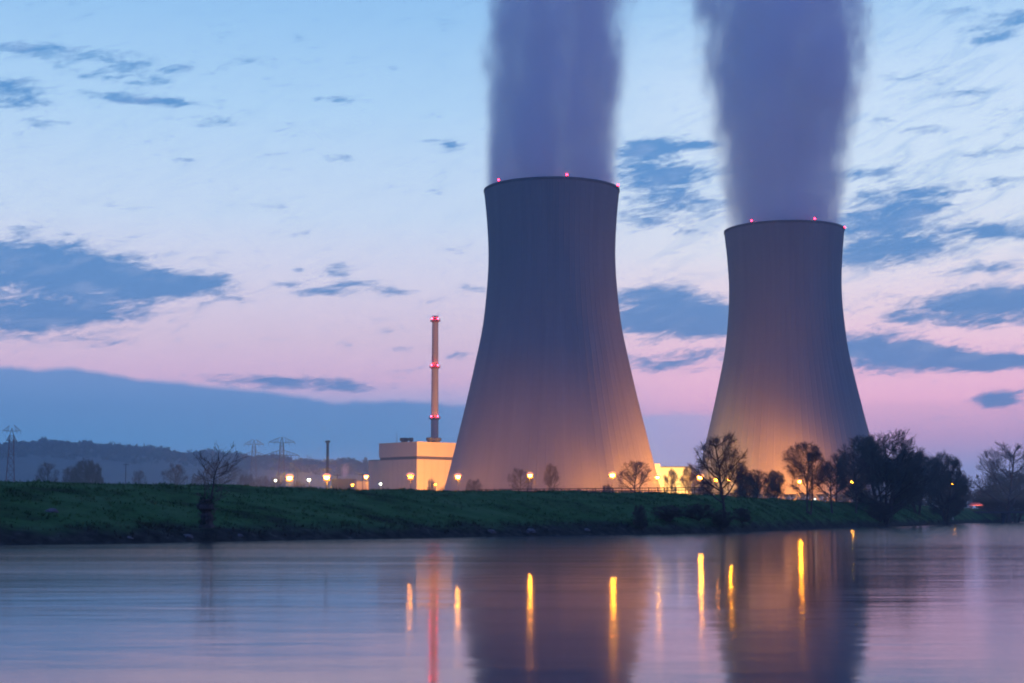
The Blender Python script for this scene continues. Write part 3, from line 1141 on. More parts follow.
def bare_tree(seed, style):
    """a tree 10 m tall; returns meshes for trunk and crown and its crown half width"""
    rg = random.Random(seed)
    P = {
        'round':  dict(stems=1, cb=0.24, hw=4.0, kids=(16, 9, 8, 4), lean=0.10, up=0.30, r=0.17, twig=0.0095, len=(0.66, 0.48, 0.60, 0.80), cz=0.62, cr=0.42),
        'oval':   dict(stems=1, cb=0.18, hw=2.9, kids=(18, 8, 8, 4), lean=0.06, up=0.75, r=0.15, twig=0.0095, len=(0.52, 0.46, 0.60, 0.80), cz=0.58, cr=0.45),
        'twin':   dict(stems=2, cb=0.25, hw=3.3, kids=(13, 8, 8, 4), lean=0.12, up=0.6, r=0.15, twig=0.0095, len=(0.52, 0.46, 0.60, 0.80), cz=0.60, cr=0.44),
        'willow': dict(stems=6, cb=0.10, hw=5.0, kids=(9, 9, 8, 4), lean=0.40, up=0.25, r=0.20, twig=0.0115, len=(0.55, 0.48, 0.60, 0.80), cz=0.50, cr=0.52),
        'bush':   dict(stems=12, cb=0.04, hw=5.5, kids=(8, 6, 5, 4), lean=0.65, up=0.2, r=0.10, twig=0.022, len=(0.5, 0.46, 0.5, 0.5), cz=0.45, cr=0.58),
    }[style]
    Ht = 10.0
    trunk, crown = Segs(), Segs()
    env_c = Vector((0, 0, P['cz'] * Ht))
    lump = [(Vector((rg.gauss(0, 1), rg.gauss(0, 1), rg.gauss(0, 1))).normalized(), rg.uniform(-0.24, 0.16)) for _ in range(14)]

    def inside(p):
        q = p - env_c
        e = Vector((q.x / P['hw'], q.y / P['hw'], q.z / (P['cr'] * Ht)))
        l = e.length
        if l < 0.3: return True
        n = e / l
        k = 1.0
        for dv, a in lump:
            c = n.dot(dv)
            if c > 0.6: k += a * (c - 0.6) / 0.4
        return l < k * rg.uniform(0.80, 1.10)

    def limb(p, d, L, r, lev, seg):
        nseg = (7, 5, 4, 3, 2)[lev]
        pts = [p.copy()]
        rr = [r]
        tipr = max(P['twig'], r * (0.30 if lev < 3 else 0.6))
        for i in range(nseg):
            wob = (0.05, 0.09, 0.11, 0.13, 0.15)[lev]
            d = (d + Vector((rg.gauss(0, wob), rg.gauss(0, wob), rg.gauss(0, wob) + 0.04 + 0.04 * (lev < 3)))).normalized()
            p = p + d * (L / nseg)
            pts.append(p.copy())
            rr.append(r + (tipr - r) * (i + 1) / nseg)
            if lev > 0 and not inside(p):
                break
        for i in range(len(pts) - 1):
            seg.add(pts[i], pts[i + 1], rr[i], rr[i + 1])
        if lev >= 4: return
        nk = P['kids'][lev]
        t0 = P['cb'] * (1.0 if lev == 0 else 0) + (0.12 if lev else 0)
        for k in range(nk):
            t = t0 + (1 - t0) * ((k + rg.random()) / nk) ** (0.85 if lev else 1.0)
            x = t * (len(pts) - 1)
            i = min(int(x), len(pts) - 2)
            q = pts[i].lerp(pts[i + 1], x - i)
            if lev > 0 and not inside(q): continue
            axis = (pts[i + 1] - pts[i]).normalized()
            side = axis.cross(Vector((rg.gauss(0, 1), rg.gauss(0, 1), rg.gauss(0, 1))))
            if side.length < 1e-3: continue
            side.normalize()
            if lev == 0:
                ang = k * 2.4 + rg.uniform(-.4, .4)
                side = Vector((math.cos(ang), math.sin(ang), 0))
                el = P['up'] * (0.5 + 1.0 * t) + 0.25
                nd = (side + Vector((0, 0, el))).normalized()
                ln = Ht * P['len'][0] * (1.0 - 0.45 * t) * rg.uniform(.8, 1.1)
            else:
                sp = rg.uniform(0.45, 0.95)
                nd = (axis + side * sp).normalized()
                ln = L * P['len'][lev] * (1.15 - 0.5 * t) * rg.uniform(.75, 1.2)
            rk = rr[i] * (0.62 if lev == 0 else 0.58)
            limb(q, nd, ln, max(P['twig'], rk), lev + 1, trunk if lev == 0 else crown)
    for s in range(P['stems']):
        if P['stems'] == 1:
            limb(Vector((0, 0, -0.3)), Vector((rg.gauss(0, P['lean']) * .4, rg.gauss(0, P['lean']) * .4, 1)).normalized(), Ht * 0.93, P['r'] * 1.25, 0, trunk)
        else:
            a = 2 * math.pi * s / P['stems'] + rg.uniform(-.4, .4)
            ln = rg.uniform(.35, 1.0) * P['lean']
            limb(Vector((math.cos(a) * .25, math.sin(a) * .25, -0.3)), Vector((math.cos(a) * ln, math.sin(a) * ln, 1)).normalized(), Ht * rg.uniform(.75, .93), P['r'] * rg.uniform(.6, .95), 0, trunk)
    if style in ('round', 'oval', 'twin'):
        trunk.add((0, 0, -0.6), (0, 0, 0.35), P['r'] * 1.9, P['r'] * 1.3)
    tm = trunk.mesh('trunk', M['bark'], 6)
    cm = crown.mesh('crown', M['willow'] if style == 'willow' else M['twig'], 3)
    print('tree', style, seed, len(trunk.s), len(crown.s))
    return tm, cm, P['hw']


PROTO = {}


def tree(px, Y, ytop, hw, style, seed, label, name='bare_tree', cat='tree', group=None, rz=0.0, basept=None, cover=None):
    key = (style, seed)
    if key not in PROTO:
        PROTO[key] = bare_tree(seed, style)
    tm, cm, w0 = PROTO[key]
    b = basept.copy() if basept is not None else base(px, Y)
    h = at(px, ytop, b.y).z - b.z
    root = empty(name, b, rz)
    sxy = (hw / F * b.y) / w0
    root.scale = (sxy, sxy, h / 10.0)
    tag(root, label, cat, group)
    for nm, me in (('trunk', tm), ('crown', cm)):
        o = bpy.data.objects.new(nm, me)
        COL.objects.link(o)
        o.parent = root
    return root


G_M = 'bare trees on the far meadow'
G_P = 'bare trees before the towers'
G_R = 'trees on the right bank'
# far meadow, left
tree(46, 700, 464, 13, 'round', 1, 'low wide tree, leftmost on the far meadow', group=G_M)
tree(69, 690, 466, 11, 'twin', 2, 'smaller bare tree touching the densest far tree on its left', group=G_M, rz=1)
tree(88, 660, 459, 19, 'willow', 3, 'densest and tallest tree of the far meadow clump', group=G_M, rz=2)
tree(138, 740, 471.5, 9, 'round', 1, 'smallest pale tree beside the thin single pole', group=G_M, rz=2.5)
tree(174, 650, 463, 16, 'round', 4, 'round lone tree between the thin pole and the pollard sapling', group=G_M, rz=.6)
tree(196, 720, 474, 8, 'twin', 2, 'small tree just left of the pollard sapling, on the far meadow', group=G_M, rz=1.9)
tree(222, 690, 463, 24, 'round', 1, 'wide thin tree standing behind the pollard sapling', group=G_M, rz=4)
for i, (x, yt, hw, st, sd, lb) in enumerate((
        (247, 470, 12, 'bush', 5, 'reddish lit bush under the second pylon'),
        (262, 471.5, 12, 'bush', 6, 'reddish lit bush between the two tall pylons'),
        (276, 474, 10, 'bush', 5, 'reddish lit bush left of the first big orange lamp'),
        (299, 477, 9, 'bush', 6, 'low dim bush between the big orange lamp and the white lamp'))):
    tree(x, 780, yt, hw, st, sd, lb, 'bush', 'bush', 'lamplit bushes below the pylons', rz=i * 1.3)
# in front of the beige block and the larger tower
tree(431.5, 800, 475, 5.5, 'bush', 5, 'dark conical bush against the orange wall of the beige block', 'bush', 'bush', rz=.4)
tree(445, 800, 482, 7, 'bush', 6, 'low dark bush at the foot of the larger tower', 'bush', 'bush', rz=.9)
tree(474, 560, 479, 10, 'twin', 2, 'thin low tree right of the lamp at the tower edge', group=G_P, rz=2.2)
tree(520, 540, 467.5, 14, 'round', 4, 'bare tree with a lamp behind its right side, before the larger tower', group=G_P, rz=1.2)
tree(551, 520, 464.5, 10.5, 'oval', 7, 'neat egg shaped bare tree before the larger tower', group=G_P, rz=.3)
tree(634.5, 440, 460, 17, 'round', 8, 'rounded bare tree before the bright right flank of the larger tower', group=G_P, rz=.8)
tree(608, 470, 482, 8, 'bush', 5, 'thin bush under the brightest lamp', 'bush', 'bush', rz=.3)
for i, (x, yt, hw, lb) in enumerate(((486, 487, 8, 'low hedge bush below the larger tower, left of the bare trees'), (535, 487, 7, 'low bush between the two bare trees before the tower'),
                                     (566, 486.5, 6, 'low bush right of the egg shaped tree'), (580, 486, 7, 'low bush midway along the perimeter fence'),
                                     (594, 486.5, 7, 'low bush left of the brightest lamp'))):
    tree(x, 480, yt, hw, 'bush', 6, lb, 'bush', 'bush', 'low bushes along the perimeter fence', rz=i * .9)
# between the towers
tree(671, 470, 466, 9, 'oval', 9, 'thin tree silhouetted on the glaring yellow hall', group=G_P, rz=.5)
tree(690, 520, 464.5, 12, 'twin', 10, 'dark tree covering the right end of the yellow hall', group=G_P, rz=1.5)
tree(706, 420, 476, 10, 'bush', 5, 'bush under the lamp left of the big spreading tree', 'bush', 'bush', rz=2.5)
for i, (x, yt, hw, lb) in enumerate(((664, 466.5, 9, 'far tree above the left half of the yellow hall roof'), (679, 468, 9, 'far tree above the right half of the yellow hall roof'),
                                     (699, 470, 9, 'far tree right of the yellow hall, deep behind'))):
    tree(x, 900, yt, hw, 'willow', 3, lb, group='trees deep behind the yellow hall', rz=i * 1.1)
# right bank
big = on_ground(725, 524, 150)
tree(726, 0, 436, 36, 'round', 11, 'big spreading bare tree at the river edge before the smaller tower', group=G_R, basept=big, rz=2.0)
tree(741, 360, 462, 10, 'twin', 10, 'thin bare tree just right of the big spreading tree', group=G_R, rz=.2)
tree(757, 330, 467, 13, 'oval', 9, 'upright pale bare tree before the smaller tower', group=G_R, rz=2.2)
tree(749, 420, 473, 16, 'willow', 3, 'dark dense shrubby tree between big spreading tree and pale upright tree', group=G_R, rz=1.0)
tree(775, 380, 470, 13, 'willow', 3, 'dark dense rounded tree at the orange glow of the smaller tower', group=G_R, rz=2.9)
t808 = on_ground(809, 514, 200)
tree(809, 0, 442.5, 27, 'twin', 12, 'tall airy bare tree with a glowing lamp behind its branches', group=G_R, basept=t808, rz=.7)
t832 = on_ground(832, 513, 200)
tree(832, 0, 462, 20, 'round', 8, 'dark rounded tree left of the big dense willow', group=G_R, basept=t832, rz=1.4)
tree(836, 370, 455, 14, 'oval', 7, 'taller bare tree behind the dark rounded tree', group=G_R, rz=1.0)
t855 = on_ground(856, 513, 200)
tree(856, 0, 452, 20, 'round', 4, 'leaning bare tree with the dim lamp in its branches', group=G_R, basept=t855, rz=2.4)
t880 = on_ground(884, 522, 200)
tree(886, 0, 429, 50, 'willow', 13, 'biggest dense willow, widest and darkest tree of the right bank', group=G_R, basept=t880, rz=.5)
tree(862, 400, 437, 26, 'round', 11, 'bare tree rising behind the left side of the biggest willow', group=G_R, rz=4.0)
tree(917, 400, 451, 30, 'willow', 3, 'dense willow between the biggest willow and the river edge bush', group=G_R, rz=1.9)
tree(945, 430, 449, 27, 'willow', 14, 'willow with the small orange lamp before it', group=G_R, rz=.9)
tree(955, 520, 466, 22, 'bush', 6, 'thicket behind the willow with the small lamp', 'bush', 'bush', rz=.9)
tree(1008, 560, 444, 34, 'round', 15, 'broad tree at the far right end above the landing stage', group=G_R, rz=.4)
tree(1014, 590, 470, 40, 'willow', 3, 'dense dark growth under the broad far right tree', group=G_R, rz=2.4)
tree(985, 610, 487, 22, 'bush', 5, 'low thicket left of the broad far right tree', 'bush', 'bush', rz=1.4)
# scrub at the waterline
for i, (x, yb, yt, hw, lb) in enumerate((
        (640, 531, 502, 9, 'black shrub standing in the river edge below the rounded tree'),
        (668, 522, 503, 22, 'wide low scrub on the bank below the yellow hall'),
        (698, 521, 502, 20, 'low scrub left of the big spreading tree'),
        (722, 530, 507, 15, 'dark shrub round the foot of the big spreading tree'),
        (742, 523, 506, 12, 'thin shrub right of the foot of the big spreading tree'),
        (948, 521, 497, 22, 'dark bush overhanging the water below the small orange lamp'),
        (880, 522, 500, 17, 'undergrowth at the foot of the biggest willow'))):
    tree(x, 0, yt, hw, 'bush', 5 + i % 2, lb, 'shrub', 'shrub', 'shrubs along the waterline', rz=i * 1.7, basept=on_ground(x, yb, 150))


# pollard stump with the sapling
def pollard():
    b = on_ground(206, 527, 110)
    root = empty('pollard_willow', b)
    tag(root, 'gnarled ivy covered pollard stump with a thin bare sapling, alone on the left bank', 'tree')
    rg = random.Random(5)
    k = b.y / F
    seg, crown = Segs(), Segs()
    px = lambda x, y: Vector(((x - 206) * k, 0, (527 - y) * k))
    # stump: knotty column
    mb = MB()
    prof = []
    for i in range(15):
        z = i / 14 * 30 * k
        r = (6.3 + 1.6 * math.sin(i * 1.3) + rg.uniform(-.6, .6)) * k * (1.1 if i > 9 else 1.0 if i < 5 else 0.8)
        prof.append((r, z))
    prof.append((2.5 * k, 31.5 * k))
    mb.lathe((0, 0, -0.3), prof, 18)
    for i, p in enumerate(mb.v):
        n = vnoise(p[0] * 5 + 9, p[2] * 4 + p[1] * 5, 3) - 0.5
        mb.v[i] = (p[0] * (1 + n * .7) + 0.12 * math.sin(p[2] * 2.2), p[1] * (1 + n * .7), p[2])
    mb.build('trunk', M['bark'], root)
    # sapling
    pts = [px(210, 500), px(212.5, 486), px(213, 478), px(215, 470), px(218, 464), px(217, 456)]
    for i in range(len(pts) - 1):
        seg.add(pts[i], pts[i + 1], (1.1 - i * .17) * k, (0.93 - i * .17) * k)

    def twig(p, d, L, r, lev):
        for i in range(4):
            d = (d + Vector((rg.gauss(0, .2), rg.gauss(0, .2), rg.gauss(0, .15) + .06))).normalized()
            q = p + d * L / 4
            crown.add(p, q, r, max(.010, r * .8))
            if lev < 2:
                for _ in range(2 if lev else 2):
                    if rg.random() < .75:
                        s = Vector((rg.gauss(0, 1), rg.gauss(0, 1), rg.gauss(0, .6))).normalized()
                        twig(q, (d + s * .7).normalized(), L * rg.uniform(.35, .6), max(.010, r * .6), lev + 1)
            p, r = q, max(.010, r * .8)
    for i, (x, y, dx, dz, L) in enumerate(((213, 480, 1.2, 1, 16), (213, 479, -.9, 1, 20), (215, 471, 1.1, .7, 22), (214, 473, -.8, 1, 18), (218, 464, .9, .8, 18), (217, 461, -.3, 1, 12),
                                           (214, 475, 1.4, .35, 20), (213, 483, -1.2, .5, 14), (204, 498, -.1, 1, 30), (203, 498, -.25, 1, 22), (208, 499, .2, 1, 22), (209, 500, .6, 1, 20), (210, 505, .9, .8, 16))):
        twig(px(x, y), Vector((dx, rg.uniform(-.6, .6), dz)).normalized(), L * k, 0.38 * k, 0)
    for i in range(70):
        a = rg.uniform(0, 6.28)
        z = rg.uniform(2, 31) * k
        twig(Vector((math.cos(a) * 5 * k, math.sin(a) * 5 * k, z)), Vector((math.cos(a), math.sin(a), rg.uniform(-.2, .8))).normalized(), rg.uniform(2.5, 6) * k, .013, 1)
    for nm, s, m in (('sapling', seg, M['bark']), ('crown', crown, M['twig'])):
        o = bpy.data.objects.new(nm, s.mesh(nm, m, 5))
        COL.objects.link(o)
        o.parent = root
    # ivy on the stump
    rng = np.random.default_rng(8)
    cs, rs = [], []
    for i in range(60):
        a = rg.uniform(0, 6.28)
        z = rg.choice([rg.uniform(0, 10), rg.uniform(17, 30)]) * k
        cs.append((math.cos(a) * 5.6 * k, math.sin(a) * 5.6 * k, z))
        rs.append((.25, .25, .3))
    np_mesh('ivy', tri_cloud(rng, cs, rs, 40, .07), M['ivy'], parent=root)


pollard()


# far trees on the horizon to the right, one mass
def treeline():
    rng = np.random.default_rng(12)
    cs, rs = [], []
    for i in range(520):
        px = rng.uniform(690, 1250)
        Y = rng.uniform(700, 1100)
        p = at(px, 500, Y)
        if shore_dist(p.x, p.y)[0] < 12: continue
        h = 8 + 10 * vnoise(px / 25, Y / 150, 9) * rng.random()
        cs.append((p.x, p.y, PLAIN + h * .5))
        rs.append((h * .32, h * .32, h * .55))
    for i in range(260):
        px = rng.uniform(-150, 470)
        Y = rng.uniform(1300, 1750)
        p = at(px, 500, Y)
        h = 5 + 8 * vnoise(px / 18, Y / 150, 9) * rng.random()
        cs.append((p.x, p.y, PLAIN + h * .5))
        rs.append((h * .5, h * .5, h * .5))
    o = np_mesh('treeline', tri_cloud(rng, cs, rs, 90, .75), M['forest'])
    tag(o, 'hazy line of far trees beyond the meadow', 'treeline', kind='stuff')


treeline()

# ------------------------------------------------------------------ lamps


def lamp(px, py, Y, label, kind='lamp', size=0.62, power=0.0, target=None, angle=150, group='lamps of the power station', name='street_lamp'):
    p = at(px, py, Y)
    g = ground_z(p.x, p.y) if p.y < 500 else PLAIN
    root = empty(name, (p.x, p.y, g))
    tag(root, label, 'lamp', group)
    h = p.z - g
    size *= 1.2
    b = MB()
    b.tube((0, .35, -.5), (0, .35, h + .5), .13 + .004 * h, .09, 10)
    b.tube((0, .35, -.5), (0, .35, .9), .24, .22, 10)
    b.build('post', M['post'], root)
    b = MB()
    b.bar((0, .4, h + .45), (0, -.5 * size, h + size * .75), .10)
    b.lathe((0, 0, h), [(size * .55, size * .55), (size * .75, size * .60), (size * .6, size * .85), (size * .2, size * .98)], 14)
    hd = b.build('lamp_head', M['dark'], root)
    b = MB()
    b.lathe((0, 0, h), [(size * .12, -size * .62), (size * .55, -size * .45), (size * .78, -size * .05), (size * .78, size * .25), (size * .55, size * .54)], 16)
    b.build('lamp_glass', M[kind], hd, smooth=True)
    if kind in ('lamp', 'lamp_strong', 'lamp_dim'):  # added glowing shells above and below the glass imitate the lamp's orange halo
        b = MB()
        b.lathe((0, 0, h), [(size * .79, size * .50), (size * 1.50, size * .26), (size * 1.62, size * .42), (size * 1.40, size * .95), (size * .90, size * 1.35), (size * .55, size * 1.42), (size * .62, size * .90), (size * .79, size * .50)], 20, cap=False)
        b.build('halo_shell', M['amber_halo'], hd, smooth=True)
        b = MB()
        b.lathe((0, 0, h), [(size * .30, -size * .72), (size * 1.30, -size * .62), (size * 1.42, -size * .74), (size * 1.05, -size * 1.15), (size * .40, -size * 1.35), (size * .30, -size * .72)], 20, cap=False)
        b.build('halo_shell', M['amber_halo'], hd, smooth=True)
    if power:
        tg = Vector(target) if target is not None else p + Vector((0, 60, 10))
        spot(root, p + Vector((0, 1.6, 0.2)), tg, power, SODIUM if kind != 'lamp_white' else (1, .95, .7), angle)
    return root


TLX, TRX = tower_l.location.x, tower_r_obj.location.x
KW = 85.0
# left, before the beige block
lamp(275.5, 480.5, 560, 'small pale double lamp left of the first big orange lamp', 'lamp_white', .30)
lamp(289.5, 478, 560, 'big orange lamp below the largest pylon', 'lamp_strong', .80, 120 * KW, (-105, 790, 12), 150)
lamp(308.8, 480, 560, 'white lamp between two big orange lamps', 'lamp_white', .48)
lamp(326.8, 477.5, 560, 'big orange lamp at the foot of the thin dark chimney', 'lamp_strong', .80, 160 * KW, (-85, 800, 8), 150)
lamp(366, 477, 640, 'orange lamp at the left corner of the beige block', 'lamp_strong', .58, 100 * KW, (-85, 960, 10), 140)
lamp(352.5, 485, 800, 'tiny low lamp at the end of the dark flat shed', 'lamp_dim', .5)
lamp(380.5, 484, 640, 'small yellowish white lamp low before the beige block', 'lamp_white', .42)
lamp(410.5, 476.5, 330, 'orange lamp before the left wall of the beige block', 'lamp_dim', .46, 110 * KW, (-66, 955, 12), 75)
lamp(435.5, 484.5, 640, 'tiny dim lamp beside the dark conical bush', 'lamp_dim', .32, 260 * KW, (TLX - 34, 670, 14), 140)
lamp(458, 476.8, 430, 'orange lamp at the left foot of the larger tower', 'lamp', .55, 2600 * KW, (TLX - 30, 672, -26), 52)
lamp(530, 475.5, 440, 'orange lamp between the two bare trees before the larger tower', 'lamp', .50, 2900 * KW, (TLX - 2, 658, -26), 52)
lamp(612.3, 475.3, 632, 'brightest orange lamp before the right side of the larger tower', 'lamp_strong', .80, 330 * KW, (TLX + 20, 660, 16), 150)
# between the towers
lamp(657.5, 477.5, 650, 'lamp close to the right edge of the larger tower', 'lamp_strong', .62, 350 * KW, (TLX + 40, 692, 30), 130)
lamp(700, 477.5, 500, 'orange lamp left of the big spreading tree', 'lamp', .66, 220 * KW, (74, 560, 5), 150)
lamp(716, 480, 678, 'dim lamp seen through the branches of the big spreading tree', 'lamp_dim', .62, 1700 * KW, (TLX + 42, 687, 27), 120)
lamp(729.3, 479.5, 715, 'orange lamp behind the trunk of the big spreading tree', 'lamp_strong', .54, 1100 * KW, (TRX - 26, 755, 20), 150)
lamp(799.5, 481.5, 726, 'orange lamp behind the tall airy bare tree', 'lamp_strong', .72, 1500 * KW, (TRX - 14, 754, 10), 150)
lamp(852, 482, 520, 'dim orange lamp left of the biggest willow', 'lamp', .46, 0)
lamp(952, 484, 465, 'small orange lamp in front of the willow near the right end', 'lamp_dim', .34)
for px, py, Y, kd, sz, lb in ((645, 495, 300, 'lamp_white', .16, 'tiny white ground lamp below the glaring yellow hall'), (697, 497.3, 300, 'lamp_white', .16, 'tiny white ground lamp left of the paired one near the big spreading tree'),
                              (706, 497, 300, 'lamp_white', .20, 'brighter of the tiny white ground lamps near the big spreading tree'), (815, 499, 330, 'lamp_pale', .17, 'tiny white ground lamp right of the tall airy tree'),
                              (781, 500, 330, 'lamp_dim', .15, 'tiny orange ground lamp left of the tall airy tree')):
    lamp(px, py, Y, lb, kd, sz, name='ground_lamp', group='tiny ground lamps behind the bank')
# floods on masts that light the hall and the block
for i, (px, Y, tgt, pw, lb) in enumerate((
        (672, 735, (75, 770, 10), 2200, 'floodlight mast lighting the glaring yellow hall'),
        (494, 890, (-38, 966, 24), 13000, 'floodlight mast lighting the orange wall of the beige block'))):
    p = base(px, Y) if Y < 500 else Vector((at(px, 500, Y).x, Y, PLAIN))
    root = empty('floodlight_mast', p)
    tag(root, lb, 'floodlight')
    b = MB(); b.tube((0, 0, -.5), (0, 0, 5.5), .14, .1, 8); b.build('post', M['post'], root)
    b = MB(); b.box((0, 0, 5.8), (1.2, .5, .6)); b.build('lamp_head', M['dark'], root)
    head = p + Vector((0, 0, 5.8))
    spot(root, head + (Vector(tgt) - head).normalized() * 1.3, tgt, pw * KW, (1.0, .55, .12) if i == 0 else (1.0, .36, .055), 130)


# ------------------------------------------------------------------ perimeter fence
def fence():
    a, b_ = at(478, 500, 430), at(704, 500, 400)
    a.z = b_.z = PLAIN
    root = empty('perimeter_fence', a)
    tag(root, 'long dark perimeter fence along the meadow edge before the larger tower', 'fence')
    d = b_ - a
    n = 26
    rl = MB()
    for z in (0.6, 1.6, 2.6, 3.5, 4.1):
        rl.bar((0, 0, z), (d.x, d.y, z), .13 if z < 3 else .2)
    rl.build('rail', M['dark'], root)
    for i in range(n + 1):
        q = d * i / n
        p = MB(); p.tube((q.x, q.y, -.4), (q.x, q.y, 4.3), .12, .12, 8)
        p.build('post', M['dark'], root)
    wr = MB()
    L = d.length
    k = int(L / .9)
    for i in range(k):
        q = d * (i + .5) / k
        wr.bar((q.x, q.y, 0), (q.x, q.y, 4.1), .07)
    wr.build('wire_mesh', M['dark'], root)


fence()


# ------------------------------------------------------------------ landing stage and shelter, far right
def landing_stage():
    a, b_ = at(974, 511, 560), at(1060, 511, 560)
    root = empty('landing_stage', (a.x, a.y, 0))
    tag(root, 'dark low landing stage with railing over the water at the far right', 'jetty')
    wd = b_.x - a.x
    m = MB(); m.box((wd / 2, 2, a.z - 0.4), (wd, 5, .8)); m.build('deck', M['dark'], root)
    for x in (1.5, wd * .36, wd * .7, wd - 1):
        m = MB(); m.tube((x, 2, -2), (x, 2, a.z - .8), .8, .8, 12); m.build('pier', M['dark'], root)
    m = MB()
    for z in (.6, 1.1): m.bar((0, -.4, a.z + z), (wd, -.4, a.z + z), .1)
    for i in range(15): m.bar((wd * i / 14, -.4, a.z), (wd * i / 14, -.4, a.z + 1.15), .1)
    m.build('railing', M['dark'], root)


def shelter():
    c = at(975.5, 504.5, 575)
    g = PLAIN - 2.2
    root = empty('shelter', (c.x, c.y, g))
    tag(root, 'small shelter with a reddish lit roof above the landing stage', 'shelter')
    h = c.z - g
    m = MB(); m.box((0, 0, h - .3), (4.6, 3, .25)); m.add([(-2.4, -1.6, h - .1), (2.4, -1.6, h - .1), (2.4, 1.6, h - .1), (-2.4, 1.6, h - .1), (-1.4, 0, h + .7), (1.4, 0, h + .7)], [(0, 1, 5, 4), (1, 2, 5), (2, 3, 4, 5), (3, 0, 4)])
    m.build('roof', mat('red_tiles', (0.42, 0.16, 0.13), .8, .2, 1.0), root)
    for sx in (-2, 2):
        for sy in (-1.2, 1.2):
            m = MB(); m.tube((sx, sy, -1), (sx, sy, h - .4), .1, .1, 8); m.build('post', M['dark'], root)
    spot(root, c + Vector((0, -3.5, -0.6)), c + Vector((0, 0, .3)), 900, (1, .35, .25), 120)


landing_stage()
shelter()


# ------------------------------------------------------------------ grass, reeds and stones on the bank
def grass():
    rng = np.random.default_rng(21)
    V = []
    st = [p for p in shore_pts if 60 < p[1] < 420 and p[0] < 130]
    n = 0
    for p in st:
        for k in range(150):
            o = 1.0 + 42 * rng.random() ** 1.3
            j = rng.normal(size=2) * 1.0
            x, y = p[0] - .78 * o + j[0], p[1] + .626 * o + j[1]
            z = ground_z(x, y)
            if z < 0.25: continue
            clump = vnoise(x / 3.2, y / 3.2, 31)
            if clump < rng.random() * .55: continue
            hh = (0.10 + 0.34 * clump * rng.random()) * (1.5 if z < 1.3 else 1.0)
            for b in range(3):
                a = rng.random() * 6.28
                wv = 0.05 + .05 * rng.random()
                bx, by = x + rng.normal() * .16, y + rng.normal() * .16
                tx, ty = rng.normal(size=2) * hh * .5
                V += [(bx + math.cos(a) * wv, by + math.sin(a) * wv, z - .05), (bx - math.cos(a) * wv, by - math.sin(a) * wv, z - .05), (bx + tx, by + ty, z + hh)]
            n += 1
    print('grass tufts', n)
    m = bpy.data.materials.new('grass_blades')
    m.use_nodes = True
    t = NT(m.node_tree)
    b = m.node_tree.nodes['Principled BSDF']
    geo = t.n('ShaderNodeNewGeometry').outputs['Position']
    n1 = t.noise(geo, 0.16, 5, 0.6)
    green = t.ramp(n1, [(0.32, (0.018, 0.045, 0.013, 1)), (0.52, (0.048, 0.128, 0.032, 1)), (0.75, (0.11, 0.16, 0.07, 1))])
    zz = t.m('MULTIPLY_ADD', t.m('SUBTRACT', n1, 0.5), 3.0, t.sep(geo)[2])
    t.put(b.inputs['Base Color'], t.mix(t.step(zz, .8, 2.2), (0.040, 0.042, 0.032, 1), green))
    b.inputs['Roughness'].default_value = 1.0
    b.inputs['Specular IOR Level'].default_value = 0.05
    tag(np_mesh('grass', np.array(V), m), 'rough grass and dry stalks over the whole river bank', 'grass', kind='stuff')


grass()


def stones():
    rg = random.Random(3)
    spec = ((52, 514, .9, 'flat pale driftwood coloured rock high on the left bank slope'), (128, 540.5, .7, 'small pale rock at the waterline left of the pollard stump'),
            (188, 539, .8, 'pale rock at the waterline just left of the pollard stump'), (240, 537.5, .6, 'pale rock at the waterline just right of the pollard stump'),
            (491, 534, .9, 'pale rock at the waterline below the lamp lit tower foot'), (530, 533.5, 1.1, 'wider pale rock at the waterline below the egg shaped tree'),
            (587, 532, .7, 'pale rock at the waterline left of the black shrub'))
    for px, py, s, lb in spec:
        p = on_ground(px, py - 1.5, 90)
        bm = bmesh.new()
        bmesh.ops.create_icosphere(bm, subdivisions=3, radius=1.0)
        sd = rg.random() * 50
        for v in bm.verts:
            n = 1 + .5 * (vnoise(v.co.x * 1.7 + sd, v.co.y * 1.7 + v.co.z * 2.3, 4) - .5)
            v.co = Vector((v.co.x * s * .6 * n, v.co.y * s * .5 * n, max(-.3, v.co.z) * s * .34 * n))
        me = bpy.data.meshes.new('rock')
        bm.to_mesh(me); bm.free()
        me.materials.append(M['stone'])
        o = bpy.data.objects.new('rock', me)
        COL.objects.link(o)
        o.location = p
        o.rotation_euler = (0, 0, rg.random() * 6)
        tag(o, lb, 'rock', 'pale rocks along the bank')


stones()


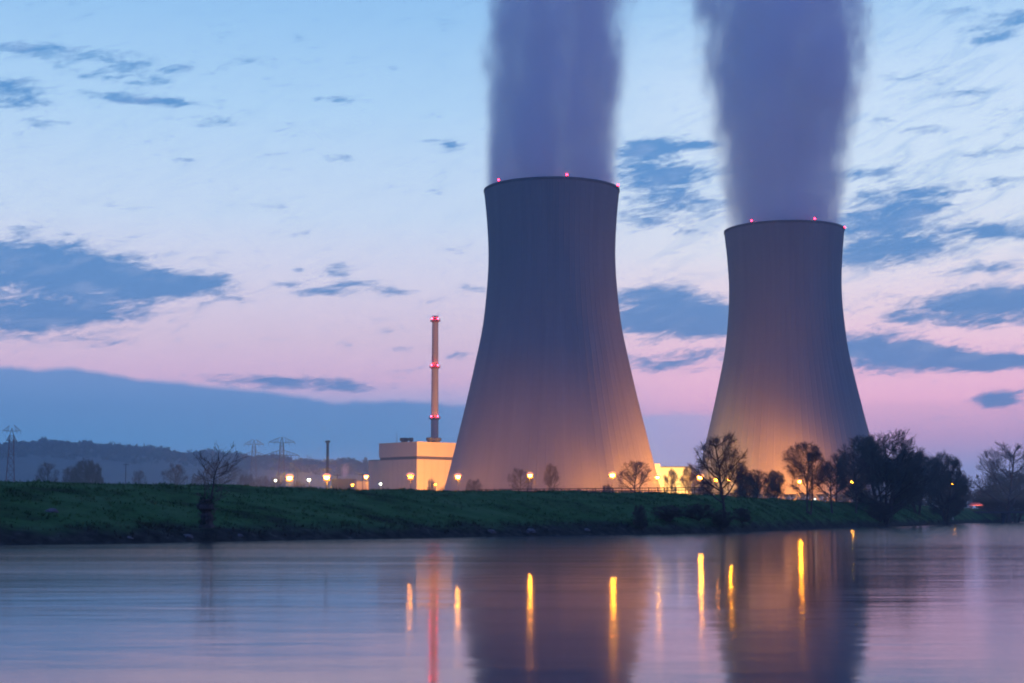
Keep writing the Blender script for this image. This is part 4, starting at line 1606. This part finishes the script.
# ------------------------------------------------------------------ evening air
def haze():
    m = bpy.data.materials.new('evening_haze')
    m.use_nodes = True
    m.node_tree.nodes.clear()
    t = NT(m.node_tree)
    pv = t.n('ShaderNodeVolumePrincipled')
    pv.inputs['Color'].default_value = (0.60, 0.82, 1.0, 1)
    pv.inputs['Density'].default_value = AIR_D
    pv.inputs['Anisotropy'].default_value = 0.45
    out = t.n('ShaderNodeOutputMaterial')
    m.node_tree.links.new(pv.outputs[0], out.inputs['Volume'])
    b = MB()
    x0, x1, y0, y1, z0, z1 = -6500, 9500, -1500, AIR_FAR, -3.4, AIR_TOP
    b.box(((x0 + x1) / 2, (y0 + y1) / 2, (z0 + z1) / 2), (x1 - x0, y1 - y0, z1 - z0))
    tag(b.build('haze', m), 'blue evening haze over the river plain', 'haze', kind='stuff')


haze()


def mist():
    m = bpy.data.materials.new('low_mist')
    m.use_nodes = True
    m.node_tree.nodes.clear()
    t = NT(m.node_tree)
    pos = t.n('ShaderNodeNewGeometry').outputs['Position']
    x, y, z = t.sep(pos)
    patch = t.noise(t.vm('MULTIPLY', pos, (0.012, 0.012, 0.03)), 1.0, 2, 0.5)
    d = t.m('MULTIPLY', t.step(z, 46.0, 8.0), t.step(patch, 0.25, 0.7, 0.5, 1.3))
    for a, b in ((-200, -90), (265, 190)):
        d = t.m('MULTIPLY', d, t.step(x, a, b))
    for a, b in ((390, 430), (735, 690)):
        d = t.m('MULTIPLY', d, t.step(y, a, b))
    pv = t.n('ShaderNodeVolumePrincipled')
    pv.inputs['Color'].default_value = (0.95, 0.95, 0.97, 1)
    t.put(pv.inputs['Density'], t.m('MULTIPLY', d, 5.5e-4))
    pv.inputs['Anisotropy'].default_value = 0.82
    out = t.n('ShaderNodeOutputMaterial')
    m.node_tree.links.new(pv.outputs[0], out.inputs['Volume'])
    b = MB()
    b.box((10, 562.5, 27.5), (510, 345, 41))
    tag(b.build('mist', m), 'thin ground mist glowing round the lamps of the power station', 'mist', kind='stuff')


mist()
